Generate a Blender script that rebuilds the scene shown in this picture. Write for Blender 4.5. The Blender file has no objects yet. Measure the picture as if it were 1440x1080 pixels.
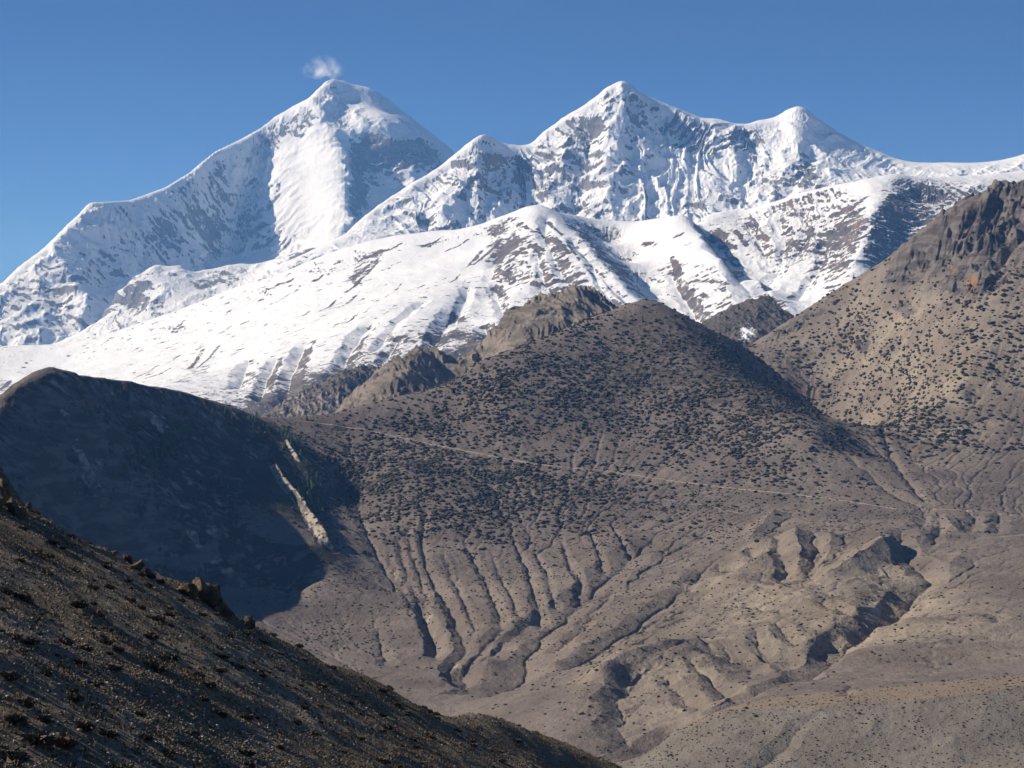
import bpy, bmesh, math, random, time, os
import numpy as np
from mathutils import Vector, Matrix

T0 = time.time()
SC = bpy.context.scene
COL = SC.collection
R = math.radians

# ------------------------------------------------------------------ camera, sky, sun, exposure
F = 2687.0                      # focal length in photo pixels (1440 wide, 30 degree lens)
CX, CY = 720.0, 540.0
cam = bpy.data.cameras.new('camera')
cam_ob = bpy.data.objects.new('camera', cam)
COL.objects.link(cam_ob)
cam.sensor_fit = 'HORIZONTAL'
cam.sensor_width = 36.0
cam.lens = 36.0 * F / 1440.0
cam.clip_start = 1.0
cam.clip_end = 300000.0
cam_ob.location = (0, 0, 0)
cam_ob.rotation_euler = (R(90), 0, 0)
SC.camera = cam_ob

SUN_AZ, SUN_EL = 84.0, 34.0     # degrees left of the view, degrees up
SUN_DIR = Vector((-math.sin(R(SUN_AZ)) * math.cos(R(SUN_EL)), math.cos(R(SUN_AZ)) * math.cos(R(SUN_EL)), math.sin(R(SUN_EL))))
world = bpy.data.worlds.new('World')
SC.world = world
world.use_nodes = True
wn, wl = world.node_tree.nodes, world.node_tree.links
wn.clear()
wout = wn.new('ShaderNodeOutputWorld')
wbg = wn.new('ShaderNodeBackground')
sky = wn.new('ShaderNodeTexSky')
sky.sky_type = 'NISHITA'
sky.sun_disc = False
sky.sun_elevation = R(SUN_EL)
sky.sun_rotation = R(-SUN_AZ)
sky.altitude = 8000
sky.air_density = 1.0
sky.dust_density = 0.0
sky.ozone_density = 10.0
wbg.inputs['Strength'].default_value = 0.09
wl.new(sky.outputs[0], wbg.inputs['Color'])
wl.new(wbg.outputs[0], wout.inputs['Surface'])

sun = bpy.data.lights.new('sun', 'SUN')
sun.energy = 5.0
sun.angle = R(0.5)
sun.color = (1.0, 0.945, 0.88)
sun_ob = bpy.data.objects.new('sun', sun)
COL.objects.link(sun_ob)
sun_ob.rotation_euler = (-SUN_DIR).to_track_quat('-Z', 'Y').to_euler()
sun_ob.location = SUN_DIR * 1000

SC.view_settings.view_transform = 'Standard'
SC.view_settings.look = 'None'
SC.view_settings.gamma = 1.0
SC.view_settings.exposure = 0.2
SC.view_settings.use_curve_mapping = False
SC.cycles.max_bounces = 5
SC.cycles.volume_bounces = 3
SC.cycles.diffuse_bounces = 3

# ------------------------------------------------------------------ noise
def _hash(ix, iy, seed):
    h = (ix.astype(np.uint32) * np.uint32(374761393)) ^ (iy.astype(np.uint32) * np.uint32(668265263)) ^ np.uint32((seed * 974711 + 12345) & 0xffffffff)
    h = (h ^ (h >> np.uint32(13))) * np.uint32(1274126177)
    h ^= h >> np.uint32(16)
    return h

_ang = np.linspace(0, 2 * np.pi, 256, endpoint=False)
_GX, _GY = np.cos(_ang).astype(np.float32), np.sin(_ang).astype(np.float32)

def perlin(x, y, seed=0):
    x = np.asarray(x, np.float32); y = np.asarray(y, np.float32)
    fx, fy = np.floor(x), np.floor(y)
    ix, iy = fx.astype(np.int32), fy.astype(np.int32)
    tx, ty = x - fx, y - fy
    def g(ax, ay):
        k = _hash(ix + ax, iy + ay, seed) & np.uint32(255)
        return _GX[k] * (tx - ax) + _GY[k] * (ty - ay)
    ux = tx * tx * tx * (tx * (tx * 6 - 15) + 10)
    uy = ty * ty * ty * (ty * (ty * 6 - 15) + 10)
    a, b, c, d = g(0, 0), g(1, 0), g(0, 1), g(1, 1)
    return ((a + (b - a) * ux) * (1 - uy) + (c + (d - c) * ux) * uy) * np.float32(1.5)

def fbm(x, y, octv=5, gain=0.5, seed=0):
    s = 0; a = 1.0; n = 0
    for o in range(octv):
        s = s + a * perlin(x * (2.03 ** o) + 17.3 * o, y * (2.03 ** o) - 9.1 * o, seed + o)
        n += a; a *= gain
    return s / n

def ridged(x, y, octv=5, gain=0.5, seed=0):
    """0 in creases .. 1 on sharp ridges"""
    s = 0; a = 1.0; n = 0; w = 1.0
    for o in range(octv):
        v = 1 - np.abs(perlin(x * (2.07 ** o) + 31.7 * o, y * (2.07 ** o) + 5.9 * o, seed + o)) * 1.6
        v = np.clip(v, 0, 1); v = v * v
        s = s + a * v * w
        w = np.clip(v * 1.4, 0, 1)
        n += a; a *= gain
    return s / n

def sstep(a, b, x):
    t = np.clip((x - a) / (b - a), 0, 1)
    return t * t * (3 - 2 * t)

# ------------------------------------------------------------------ terrain fields from surveyed ridges, feet and valleys
def wpt(u, v, d):
    return ((u - CX) / F * d, d, (CY - v) / F * d)

class Field:
    """height field through surveyed points (bearing, elevation, distance), sampled on a fan grid with square cells"""
    def __init__(s, u0, u1, du, d0, d1, drow, soft):
        s.u = np.arange(u0, u1 + du, du)
        s.nr = int(math.log(d1 / d0) * F / drow) + 1
        s.d = d0 * np.exp(np.arange(s.nr) * drow / F)
        s.du, s.drow, s.d0 = du, drow, d0
        s.U, s.D = np.meshgrid(s.u, s.d)
        s.X = (s.U - CX) / F * s.D
        s.Y = s.D
        s.cell = s.D / F * du          # metres per column
        s.crow = s.D / F * drow        # metres per row
        s.pts = []
        s.soft = soft
    def add(s, *pts):
        for p in pts: s.pts.append(wpt(*p))
    def line(s, pts, step=14.0):
        for a, b in zip(pts[:-1], pts[1:]):
            n = max(1, int(math.hypot(b[0] - a[0], b[1] - a[1]) / step))
            for k in range(n):
                t = k / n
                s.pts.append(wpt(*[a[i] + (b[i] - a[i]) * t for i in range(3)]))
        s.pts.append(wpt(*pts[-1]))
    def crest(s, pts, back, drop, step=14.0, dirv=None):
        """a skyline: the ridge itself and the hidden slope falling away behind it"""
        s.line(pts, step)
        for (u, v, d) in pts:
            x, y, z = wpt(u, v, d)
            for k in (0.35, 1.0):
                if dirv: s.pts.append((x + dirv[0] * back * k, y + dirv[1] * back * k, z - drop * k))
                else: s.pts.append((x * (d + back * k) / d, d + back * k, z - drop * k))
    def solve(s):
        P = np.array(s.pts, np.float64)
        key = {}
        for p in P:
            key[(round(p[0] / (s.soft * .3)), round(p[1] / (s.soft * .3)))] = p
        P = np.array(list(key.values()))
        c0 = P[:, :2].mean(0); sc = P[:, :2].std()
        Q = (P[:, :2] - c0) / sc
        c = s.soft / sc
        n = len(Q)
        def phi(r2): return np.sqrt(r2 + c * c)
        A = np.zeros((n + 3, n + 3))
        A[:n, :n] = -phi(((Q[:, None] - Q[None]) ** 2).sum(-1))
        A[:n, :n] += np.eye(n) * 4e-4
        A[:n, n] = A[n, :n] = 1
        A[:n, n + 1:] = Q; A[n + 1:, :n] = Q.T
        w = np.linalg.solve(A, np.concatenate([P[:, 2], [0, 0, 0]]))
        # coarse evaluation then bilinear to the grid
        kr, kc = 4, 4
        ri = np.append(np.arange(0, s.nr - 1, kr), s.nr - 1); ci = np.append(np.arange(0, len(s.u) - 1, kc), len(s.u) - 1)
        gx = ((s.X[np.ix_(ri, ci)] - c0[0]) / sc).astype(np.float32); gy = ((s.Y[np.ix_(ri, ci)] - c0[1]) / sc).astype(np.float32)
        Z = (w[n] + w[n + 1] * gx + w[n + 2] * gy).astype(np.float32)
        wf = w.astype(np.float32); Qf = Q.astype(np.float32)
        for i in range(n):
            Z -= wf[i] * np.sqrt((gx - Qf[i, 0]) ** 2 + (gy - Qf[i, 1]) ** 2 + np.float32(c * c))
        # separable interpolation
        Zc = np.empty((len(ri), len(s.u)), np.float64)
        for k in range(len(ri)): Zc[k] = np.interp(np.arange(len(s.u)), ci, Z[k])
        rr = np.arange(s.nr)
        k = np.clip(np.searchsorted(ri, rr, 'right') - 1, 0, len(ri) - 2)
        t = ((rr - ri[k]) / (ri[k + 1] - ri[k]))[:, None]
        s.Z = Zc[k] * (1 - t) + Zc[k + 1] * t
        return s
    def blur(s, A, n=1):
        for _ in range(n):
            A = np.pad(A, 1, 'edge')
            A = (A[:-2, 1:-1] + A[2:, 1:-1] + 2 * A[1:-1, 1:-1]) / 4
            A = np.pad(A, ((0, 0), (1, 1)), 'edge')
            A = (A[:, :-2] + A[:, 2:] + 2 * A[:, 1:-1]) / 4
        return A
    def grad(s, Z=None):
        Z = s.Z if Z is None else Z
        gr, gc = np.gradient(Z)
        zx = gc / s.cell
        zy = gr / s.crow - zx * (s.U - CX) / F
        return zx, zy
    def slope(s, Z=None):
        zx, zy = s.grad(Z)
        return np.sqrt(zx * zx + zy * zy)
    def uphill(s, steps, pre=2, stepc=1.5, Z=None):
        """walk uphill from every vertex: where its fall line starts (metres)"""
        Zb = s.blur(s.Z if Z is None else Z, pre)
        gr, gc = np.gradient(Zb)
        zx = gc / s.cell; zr = gr / s.crow
        m = np.sqrt(zx * zx + zr * zr) + 1e-9
        dc = (zx / m * stepc).astype(np.float32); dr = (zr / m * stepc * s.du / s.drow).astype(np.float32)
        nr, nc = Zb.shape
        pr, pc = np.meshgrid(np.arange(nr, dtype=np.float32), np.arange(nc, dtype=np.float32), indexing='ij')
        dcf, drf = dc.ravel(), dr.ravel()
        pr = pr.ravel(); pc = pc.ravel()
        for _ in range(steps):
            k = np.clip(np.rint(pr), 0, nr - 1).astype(np.int32) * nc + np.clip(np.rint(pc), 0, nc - 1).astype(np.int32)
            pr = np.clip(pr + drf[k], -4, nr + 3); pc = np.clip(pc + dcf[k], -4, nc + 3)
        uu = s.u[0] + pc * s.du
        dd = s.d0 * np.exp(pr * s.drow / F)
        return ((uu - CX) / F * dd).reshape(nr, nc), dd.reshape(nr, nc)
    def drain(s, n, steps, weight=None, seed=1, jit=0.35):
        """let n drops run downhill; returns how many passed each vertex"""
        rng = np.random.default_rng(seed)
        Zb = s.blur(s.Z, 1)
        gr, gc = np.gradient(Zb); zx = gc / s.cell; zr = gr / s.crow
        m = np.sqrt(zx * zx + zr * zr) + 1e-9
        nr, nc = s.Z.shape
        dc = (-zx / m).astype(np.float32).ravel(); dr = (-zr / m * s.du / s.drow).astype(np.float32).ravel()
        w = (s.cell * s.crow if weight is None else weight).ravel(); cs = np.cumsum(w); cs /= cs[-1]
        k = np.searchsorted(cs, rng.random(n)); pr, pc = (k // nc).astype(np.float32), (k % nc).astype(np.float32)
        vr = np.zeros(n, np.float32); vc = np.zeros(n, np.float32)
        acc = np.zeros(nr * nc)
        for _ in range(steps):
            k = np.clip(np.rint(pr), 0, nr - 1).astype(np.int64) * nc + np.clip(np.rint(pc), 0, nc - 1).astype(np.int64)
            acc += np.bincount(k, minlength=nr * nc)
            vr = 0.45 * vr + dr[k]; vc = 0.45 * vc + dc[k]
            q = np.sqrt(vr * vr + vc * vc) + 1e-6
            pr = np.clip(pr + vr / q + jit * (rng.random(n, np.float32) - .5), 0, nr - 1); pc = np.clip(pc + vc / q + jit * (rng.random(n, np.float32) - .5), 0, nc - 1)
        return acc.reshape(nr, nc)
    def proj(s):
        return CY - F * s.Z / s.D
    def hit(s, u, v):
        """distance of the nearest surface seen at bearing u, elevation v"""
        c = int(round((u - s.u[0]) / s.du)); c = min(max(c, 0), len(s.u) - 1)
        pv = CY - F * s.Z[:, c] / s.d
        k = np.nonzero(pv <= v)[0]
        k = k[0] if len(k) else s.nr - 1
        if k > 0:
            a, b = pv[k - 1], pv[k]
            t = 0 if a == b else np.clip((a - v) / (a - b), 0, 1)
            return s.d[k - 1] + (s.d[k] - s.d[k - 1]) * t
        return s.d[0]
    def zat(s, x, y):
        d = np.asarray(y, float); u = CX + np.asarray(x, float) / d * F
        c = np.clip((u - s.u[0]) / s.du, 0, len(s.u) - 1.001); r = np.clip(np.log(d / s.d0) * F / s.drow, 0, s.nr - 1.001)
        c0 = c.astype(int); r0 = r.astype(int); tc = c - c0; tr = r - r0
        Z = s.Z
        return (Z[r0, c0] * (1 - tc) + Z[r0, c0 + 1] * tc) * (1 - tr) + (Z[r0 + 1, c0] * (1 - tc) + Z[r0 + 1, c0 + 1] * tc) * tr
    def ground(s, line):
        """a line seen at (bearing, elevation) laid on the terrain: x, y per point"""
        out = []
        for p in line:
            d = s.hit(p[0], p[1])
            out.append(((p[0] - CX) / F * d, d))
        return out
    def dist(s, xy, maxd):
        """distance to a ground polyline and the position along it (0..1)"""
        best = np.full(s.X.shape, 1e9); along = np.zeros(s.X.shape)
        xy = np.array(xy, float)
        L = np.concatenate([[0], np.cumsum(np.hypot(*np.diff(xy, axis=0).T))]); tot = L[-1] + 1e-9
        for k in range(len(xy) - 1):
            a, b = xy[k], xy[k + 1]
            dm, dM = min(a[1], b[1]) - maxd, max(a[1], b[1]) + maxd
            r0 = max(0, np.searchsorted(s.d, dm) - 1); r1 = min(s.nr, np.searchsorted(s.d, dM) + 1)
            us = [CX + F * p[0] / p[1] for p in (a, b)]
            mu = F * maxd / max(1.0, min(a[1], b[1]) - maxd)
            c0 = max(0, int((min(us) - mu - s.u[0]) / s.du)); c1 = min(len(s.u), int((max(us) + mu - s.u[0]) / s.du) + 2)
            if r1 <= r0 or c1 <= c0: continue
            X = s.X[r0:r1, c0:c1]; Y = s.Y[r0:r1, c0:c1]
            e = b - a; l2 = (e ** 2).sum() + 1e-9
            t = np.clip(((X - a[0]) * e[0] + (Y - a[1]) * e[1]) / l2, 0, 1)
            dd = np.hypot(X - a[0] - t * e[0], Y - a[1] - t * e[1])
            m = dd < best[r0:r1, c0:c1]
            best[r0:r1, c0:c1][m] = dd[m]
            along[r0:r1, c0:c1][m] = ((L[k] + t * (L[k + 1] - L[k])) / tot)[m]
        return best, along
    def carve(s, line, width, depth, wig=0.0, seed=0, power=1.0, sub=6):
        """cut a V-shaped gully (depth < 0 raises a rib); width and depth may be (start, end)"""
        pts = []
        for a, b in zip(line[:-1], line[1:]):
            for k in range(sub):
                t = k / sub; pts.append((a[0] + (b[0] - a[0]) * t, a[1] + (b[1] - a[1]) * t))
        pts.append(line[-1])
        xy = s.ground(pts)
        w = width if isinstance(width, tuple) else (width, width)
        de = depth if isinstance(depth, tuple) else (depth, depth)
        if wig:
            xy = [(x + wig * float(perlin(np.float32(x / (wig * 6)), np.float32(y / (wig * 6)), seed + 5)), y) for x, y in xy]
        mw = max(w) * 1.3
        dd, al = s.dist(xy, mw)
        m = dd < mw * 1.6
        dd, al = dd[m], al[m]
        W = w[0] + (w[1] - w[0]) * al
        if wig:
            W = W * (1 + 0.35 * perlin(s.X[m] / (mw * 1.2), s.Y[m] / (mw * 1.2), seed + 9))
        DE = de[0] + (de[1] - de[0]) * al
        fade = sstep(0, 0.08, al) * (1 - 0.6 * sstep(0.94, 1, al)) if depth == de else sstep(0, 0.1, al)
        s.Z = s.Z.copy()
        s.Z[m] -= DE * np.clip(1 - dd / W, 0, 1) ** power * np.maximum(fade, 0.15)
    def near(s, line, w, sub=5):
        """soft mask round a ground line"""
        pts = []
        for a, b in zip(line[:-1], line[1:]):
            for k in range(sub):
                t = k / sub; pts.append((a[0] + (b[0] - a[0]) * t, a[1] + (b[1] - a[1]) * t))
        pts.append(line[-1])
        dd, _ = s.dist(s.ground(pts), w * 2)
        return 1 - sstep(w * 0.4, w * 1.2, dd)

def build_grid(name, fld, mat, attrs, mask=None, smooth=True):
    """one mesh object from the faces of a field for which mask (per face) is true"""
    nr, nc = fld.Z.shape
    idx = np.arange(nr * nc).reshape(nr, nc)
    q = np.stack([idx[:-1, :-1], idx[:-1, 1:], idx[1:, 1:], idx[1:, :-1]], -1)
    q = q[mask] if mask is not None else q.reshape(-1, 4)
    used = np.zeros(nr * nc, bool); used[q.ravel()] = True
    remap = np.cumsum(used) - 1
    q = remap[q].astype(np.int32)
    co = np.stack([fld.X, fld.Y, fld.Z], -1).reshape(-1, 3)[used].astype(np.float32)
    me = bpy.data.meshes.new(name)
    me.vertices.add(len(co)); me.vertices.foreach_set('co', co.ravel())
    me.loops.add(q.size); me.loops.foreach_set('vertex_index', q.ravel())
    me.polygons.add(len(q)); me.polygons.foreach_set('loop_start', np.arange(0, q.size, 4, dtype=np.int32))
    if smooth: me.polygons.foreach_set('use_smooth', np.ones(len(q), bool))
    me.update(calc_edges=True)
    for k, a in attrs.items():
        at = me.attributes.new(k, 'FLOAT', 'POINT')
        at.data.foreach_set('value', a.reshape(-1)[used].astype(np.float32))
    me.materials.append(mat)
    ob = bpy.data.objects.new(name, me)
    COL.objects.link(ob)
    return ob

def tag(o, label=None, cat=None, group=None, kind=None):
    if label: o['label'] = label
    if cat: o['category'] = cat
    if group: o['group'] = group
    if kind: o['kind'] = kind
    return o

# ------------------------------------------------------------------ materials
class NT:
    def __init__(s, name, rough=0.9, spec=0.2):
        s.m = bpy.data.materials.new(name); s.m.use_nodes = True
        s.n, s.l = s.m.node_tree.nodes, s.m.node_tree.links
        s.b = s.n['Principled BSDF']
        s.b.inputs['Roughness'].default_value = rough
        s.b.inputs['Specular IOR Level'].default_value = spec
        s.geo = s.n.new('ShaderNodeNewGeometry')
    def pos(s, sx, sy=None, sz=None):
        v = s.n.new('ShaderNodeVectorMath'); v.operation = 'MULTIPLY'
        s.l.new(s.geo.outputs['Position'], v.inputs[0])
        sy = sx if sy is None else sy; sz = sx if sz is None else sz
        v.inputs[1].default_value = (1 / sx, 1 / sy, 1 / sz)
        return v.outputs[0]
    def noise(s, scale, detail=4, rough=0.55, vec=None, dist=0.0):
        t = s.n.new('ShaderNodeTexNoise'); t.inputs['Scale'].default_value = 1.0
        t.inputs['Detail'].default_value = detail; t.inputs['Roughness'].default_value = rough
        t.inputs['Distortion'].default_value = dist
        s.l.new(vec if vec is not None else s.pos(scale), t.inputs['Vector'])
        return t.outputs['Fac']
    def attr(s, name):
        a = s.n.new('ShaderNodeAttribute'); a.attribute_name = name
        return a.outputs['Fac']
    def math(s, op, a, b=0.0, c=None, clamp=False):
        m = s.n.new('ShaderNodeMath'); m.operation = op; m.use_clamp = clamp
        for i, x in enumerate((a, b) if c is None else (a, b, c)):
            if isinstance(x, (int, float)): m.inputs[i].default_value = x
            else: s.l.new(x, m.inputs[i])
        return m.outputs[0]
    def ramp(s, fac, lo, hi):
        m = s.n.new('ShaderNodeMapRange'); m.interpolation_type = 'SMOOTHSTEP'
        s.l.new(fac, m.inputs['Value']); m.inputs['From Min'].default_value = lo; m.inputs['From Max'].default_value = hi
        return m.outputs['Result']
    def mix(s, fac, a, b):
        m = s.n.new('ShaderNodeMix'); m.data_type = 'RGBA'
        for sock, x in ((m.inputs[0], fac), (m.inputs[6], a), (m.inputs[7], b)):
            if isinstance(x, (int, float)): sock.default_value = x
            elif isinstance(x, tuple): sock.default_value = (*x, 1)
            else: s.l.new(x, sock)
        return m.outputs[2]
    def bump(s, h, dist, strength=1.0, prev=None):
        b = s.n.new('ShaderNodeBump'); b.inputs['Strength'].default_value = strength; b.inputs['Distance'].default_value = dist
        s.l.new(h, b.inputs['Height'])
        if prev is not None: s.l.new(prev, b.inputs['Normal'])
        return b.outputs[0]
    def color(s, c): 
        if isinstance(c, tuple): s.b.inputs['Base Color'].default_value = (*c, 1)
        else: s.l.new(c, s.b.inputs['Base Color'])
    def normal(s, n): s.l.new(n, s.b.inputs['Normal'])

def snow_rock_material(name, unit, rock_a, rock_b, rock_c, streak=1.1):
    """snow over banded rock; the 'snow' attribute says how much lies there, 'rock' tints"""
    t = NT(name, 0.75, 0.25)
    n1 = t.noise(unit * 2.2, 5, 0.65)
    n2 = t.noise(unit * 0.7, 3, 0.6)
    band = t.noise(1, 4, 0.6, t.pos(unit * 5, unit * 5, unit * 2.4), 0.6)
    s = t.math('ADD', t.attr('snow'), t.math('MULTIPLY', t.math('SUBTRACT', n1, 0.5), 1.5))
    s = t.math('ADD', s, t.math('MULTIPLY', t.math('SUBTRACT', n2, 0.5), 0.35))
    cx = t.n.new('ShaderNodeCombineXYZ')
    t.l.new(t.math('MULTIPLY', t.attr('ux'), 1 / (unit * 0.6)), cx.inputs[0]); t.l.new(t.math('MULTIPLY', t.attr('uy'), 1 / (unit * 0.6)), cx.inputs[1])
    sp = t.n.new('ShaderNodeSeparateXYZ'); t.l.new(t.geo.outputs['Position'], sp.inputs[0])
    t.l.new(t.math('MULTIPLY', sp.outputs[2], 1 / (unit * 6)), cx.inputs[2])
    st = t.noise(1, 4, 0.65, cx.outputs[0], 0.3)
    s = t.math('ADD', s, t.math('MULTIPLY', t.math('SUBTRACT', st, 0.5), streak))
    fac = t.ramp(s, 0.42, 0.56)
    rock = t.mix(t.ramp(band, 0.38, 0.62), rock_a, rock_b)
    rock = t.mix(t.ramp(t.noise(unit * 9, 4, 0.6), 0.5, 0.72), rock, rock_c)
    snowc = t.mix(t.ramp(t.noise(unit * 12, 3), 0.35, 0.7), (0.74, 0.76, 0.79), (0.82, 0.83, 0.85))
    t.color(t.mix(fac, rock, snowc))
    h = t.math('ADD', t.math('MULTIPLY', t.math('MULTIPLY', st, 0.9), t.math('SUBTRACT', 1.12, fac)), t.math('MULTIPLY', n1, t.math('SUBTRACT', 1.25, fac)), t.math('MULTIPLY', n2, 0.35))
    t.normal(t.bump(h, unit * 1.6, 0.7))
    return t.m

def hill_material(name, unit, soil_a, soil_b, pale, rockc, scrub, fine=1.0):
    """dry soil with scrubby speckle; attributes: 'pale' bare scars, 'rock' crags, 'green' heather tint"""
    t = NT(name, 0.95, 0.1)
    n1 = t.noise(unit * 40, 5, 0.6)
    n2 = t.noise(unit * 6, 4, 0.6)
    n3 = t.noise(unit * 1.6, 3, 0.7)
    soil = t.mix(t.ramp(n1, 0.36, 0.64), soil_a, soil_b)
    soil = t.mix(t.attr('warm'), soil, t.mix(t.ramp(n1, 0.4, 0.6), (0.225, 0.184, 0.136), (0.310, 0.258, 0.192)))
    soil = t.mix(t.math('MULTIPLY', t.ramp(n2, 0.45, 0.75), 0.45), soil, scrub)
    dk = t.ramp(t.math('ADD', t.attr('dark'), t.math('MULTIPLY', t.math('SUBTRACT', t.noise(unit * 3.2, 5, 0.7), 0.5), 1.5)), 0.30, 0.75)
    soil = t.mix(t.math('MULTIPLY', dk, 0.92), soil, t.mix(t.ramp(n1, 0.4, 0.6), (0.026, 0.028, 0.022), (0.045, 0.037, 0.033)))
    soil = t.mix(t.math('MULTIPLY', t.ramp(n3, 0.52, 0.66), t.math('ADD', t.math('MULTIPLY', t.attr('green'), 0.5 * fine), 0.28 * fine)), soil, scrub)
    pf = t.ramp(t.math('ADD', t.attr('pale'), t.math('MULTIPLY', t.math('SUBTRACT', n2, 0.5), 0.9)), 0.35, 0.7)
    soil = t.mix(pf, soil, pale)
    rf = t.ramp(t.math('ADD', t.attr('rock'), t.math('MULTIPLY', t.math('SUBTRACT', n2, 0.5), 0.8)), 0.4, 0.65)
    rk = t.mix(t.ramp(t.noise(1, 4, 0.6, t.pos(unit * 25, unit * 25, unit * 5)), 0.4, 0.62), rockc, tuple(c * 1.9 for c in rockc))
    col = t.mix(rf, soil, rk)
    col = t.mix(t.ramp(t.math('ADD', t.attr('rust'), t.math('MULTIPLY', t.math('SUBTRACT', n2, 0.5), 0.9)), 0.4, 0.75), col, (0.25, 0.15, 0.09))
    t.color(col)
    t.normal(t.bump(t.math('ADD', n3, t.math('MULTIPLY', n2, 1.5)), unit * 1.3, 0.55))
    return t.m

# ------------------------------------------------------------------ 1. the high white massif on the left
M_FAR = snow_rock_material('ice_and_grey_rock', 40.0, (0.155, 0.155, 0.165), (0.205, 0.20, 0.20), (0.25, 0.225, 0.20))
A = Field(-70, 800, 1.25, 20000, 28600, 1.7, 34)
A.crest([(-70, 432, 21500), (0, 400, 22000), (25, 376, 22200), (58, 353, 22550), (76, 334, 22750), (108, 303, 23100), (122, 288, 23350), (150, 284, 23700), (182, 281, 24050),
         (206, 273, 24300), (230, 264, 24600), (270, 240, 25200), (300, 214, 25700), (340, 195, 26150), (366, 181, 26400), (385, 165, 26550), (410, 150, 26600), (435, 138, 26680),
         (448, 124, 26850), (458, 114, 27000), (468, 111, 27050), (482, 113, 27100), (500, 119, 27150), (520, 123, 27200), (545, 139, 27200), (570, 160, 27200), (600, 182, 27200),
         (620, 198, 27200), (640, 215, 27200), (680, 258, 27200), (740, 320, 27200), (800, 380, 27200)], 1500, 1500, 6)
# the pillar: bright side left, shadow right
A.line([(437, 140, 26450), (450, 158, 26250), (456, 172, 26150), (470, 187, 25950), (484, 205, 25750), (491, 226, 25500), (492, 255, 25150), (489, 300, 24600), (486, 330, 24250)], 6)
# wide white apron left of the pillar and the hollow beyond it
A.line([(440, 330, 24674), (432, 280, 25200), (428, 230, 25730), (428, 180, 26259)], 24)
A.line([(395, 352, 24680), (388, 300, 25220), (392, 250, 25705), (402, 200, 26181)], 24)
A.line([(374, 205, 26290), (362, 240, 25966), (345, 295, 25487), (325, 355, 24990)], 24)
A.line([(318, 235, 25720), (312, 290, 25350), (300, 360, 24730)], 24)
A.line([(255, 290, 24450), (250, 330, 24150), (245, 372, 23800)], 24)
A.line([(185, 300, 23850), (190, 345, 23500), (195, 378, 23150)], 24)
A.line([(128, 305, 23050), (140, 350, 22800), (150, 405, 22450)], 24)
# right wall under the summit plateau
A.line([(478, 140, 26800), (498, 163, 26380), (512, 176, 26150), (545, 181, 26150), (586, 187, 26350)], 16)
A.line([(515, 184, 26115), (550, 190, 26120), (590, 196, 26320)], 20)
A.add((500, 140, 26900), (530, 145, 26950), (550, 160, 26900), (462, 160, 26350), (478, 178, 26200), (610, 215, 26700))
A.line([(505, 230, 25860), (511, 270, 25440), (506, 310, 24900)], 24)
A.line([(550, 232, 25950), (545, 280, 25600), (530, 320, 25200)], 24)
A.line([(565, 228, 25980), (580, 255, 25680), (590, 290, 25400)], 20)
A.line([(600, 230, 26200), (610, 260, 25950), (625, 300, 25700)], 20)
# buttresses on the lower left
A.line([(78, 352, 22300), (92, 372, 22050), (108, 400, 21750), (120, 440, 21350)], 18)
A.line([(60, 372, 22100), (62, 410, 21700), (70, 450, 21250)], 24)
A.line([(20, 392, 21900), (28, 430, 21400), (40, 475, 20900)], 18)
A.line([(-30, 420, 21500), (-20, 480, 20900)], 24)
A.line([(95, 395, 21950), (88, 430, 21550), (95, 480, 21000)], 24)
A.line([(0, 440, 21300), (5, 490, 20800)], 24)
A.line([(165, 440, 22000), (150, 480, 21300)], 24)
A.line([(-60, 560, 20200), (60, 560, 20200), (200, 540, 20800), (350, 470, 22200), (480, 420, 22800), (600, 400, 23500), (760, 420, 24500)], 40)
A.solve()
def flutes(f, unit, amp, seed, steps=26, warp=0.6, pre=3, axis=None):
    """ribs and runnels that follow the fall line, plus broken rock relief; axis is the run of the crest above (x, y)"""
    ux, uy = f.uphill(steps * 2, pre)
    sl = f.slope(f.blur(f.Z, 2))
    k = sstep(0.25, 0.9, sl)
    wx = f.X + unit * warp * perlin(f.X / unit, f.Y / unit, seed + 3); wy = f.Y
    if axis is not None:
        cx, cy = axis
        t = ux * cx + uy * cy; q = (ux * cy - uy * cx) / 9.0
        t = t + unit * 0.9 * perlin(f.X / (unit * 4), f.Z / (unit * 4), seed + 5)
        ux, uy = t, q
    f.ux, f.uy = ux, uy
    a = ridged(ux / (unit * 3.4), uy / (unit * 3.4), 4, 0.5, seed) - 0.45
    b = ridged(wx / (unit * 8), (wy + 0.5 * f.Z) / (unit * 10), 6, 0.52, seed + 11) - 0.4
    if axis is None:
        ux2, uy2 = f.uphill(steps // 2, max(1, pre // 3))
        c = ridged(ux2 / (unit * 1.3), uy2 / (unit * 1.3), 2, 0.5, seed + 21) - 0.45
    else:
        c = ridged(ux / (unit * 1.15) + 7, uy / (unit * 1.15), 2, 0.5, seed + 21) - 0.45
    patch = sstep(-0.2, 0.25, fbm(f.X / (unit * 22), f.Y / (unit * 22), 3, 0.5, seed + 31))
    return amp * k * (0.55 * a + 0.20 * c * patch) + amp * 0.75 * (0.3 + 0.7 * k) * b, a, b, c
def crest_calm(f, px=13):
    """little relief right at the skyline, so that the surveyed crest stays a clean edge"""
    pv = f.proj(); sk = np.minimum.accumulate(pv, 0).min(0)
    return 0.15 + 0.85 * sstep(1, px, pv - sk[None])
rec_ = sstep(-14, 14, A.U - np.interp(A.D, [24000, 24990, 25487, 25966, 26290, 27000], [300, 325, 345, 362, 374, 395]))
axA = (0.49 * (1 - rec_) + 0.32 * rec_, 0.87 * (1 - rec_) - 0.94 * rec_)
dz, fa, fb, fc = flutes(A, 52.0, 120.0, 3, 24, 0.6, 14, axA)
A.base = A.Z.copy()
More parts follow.
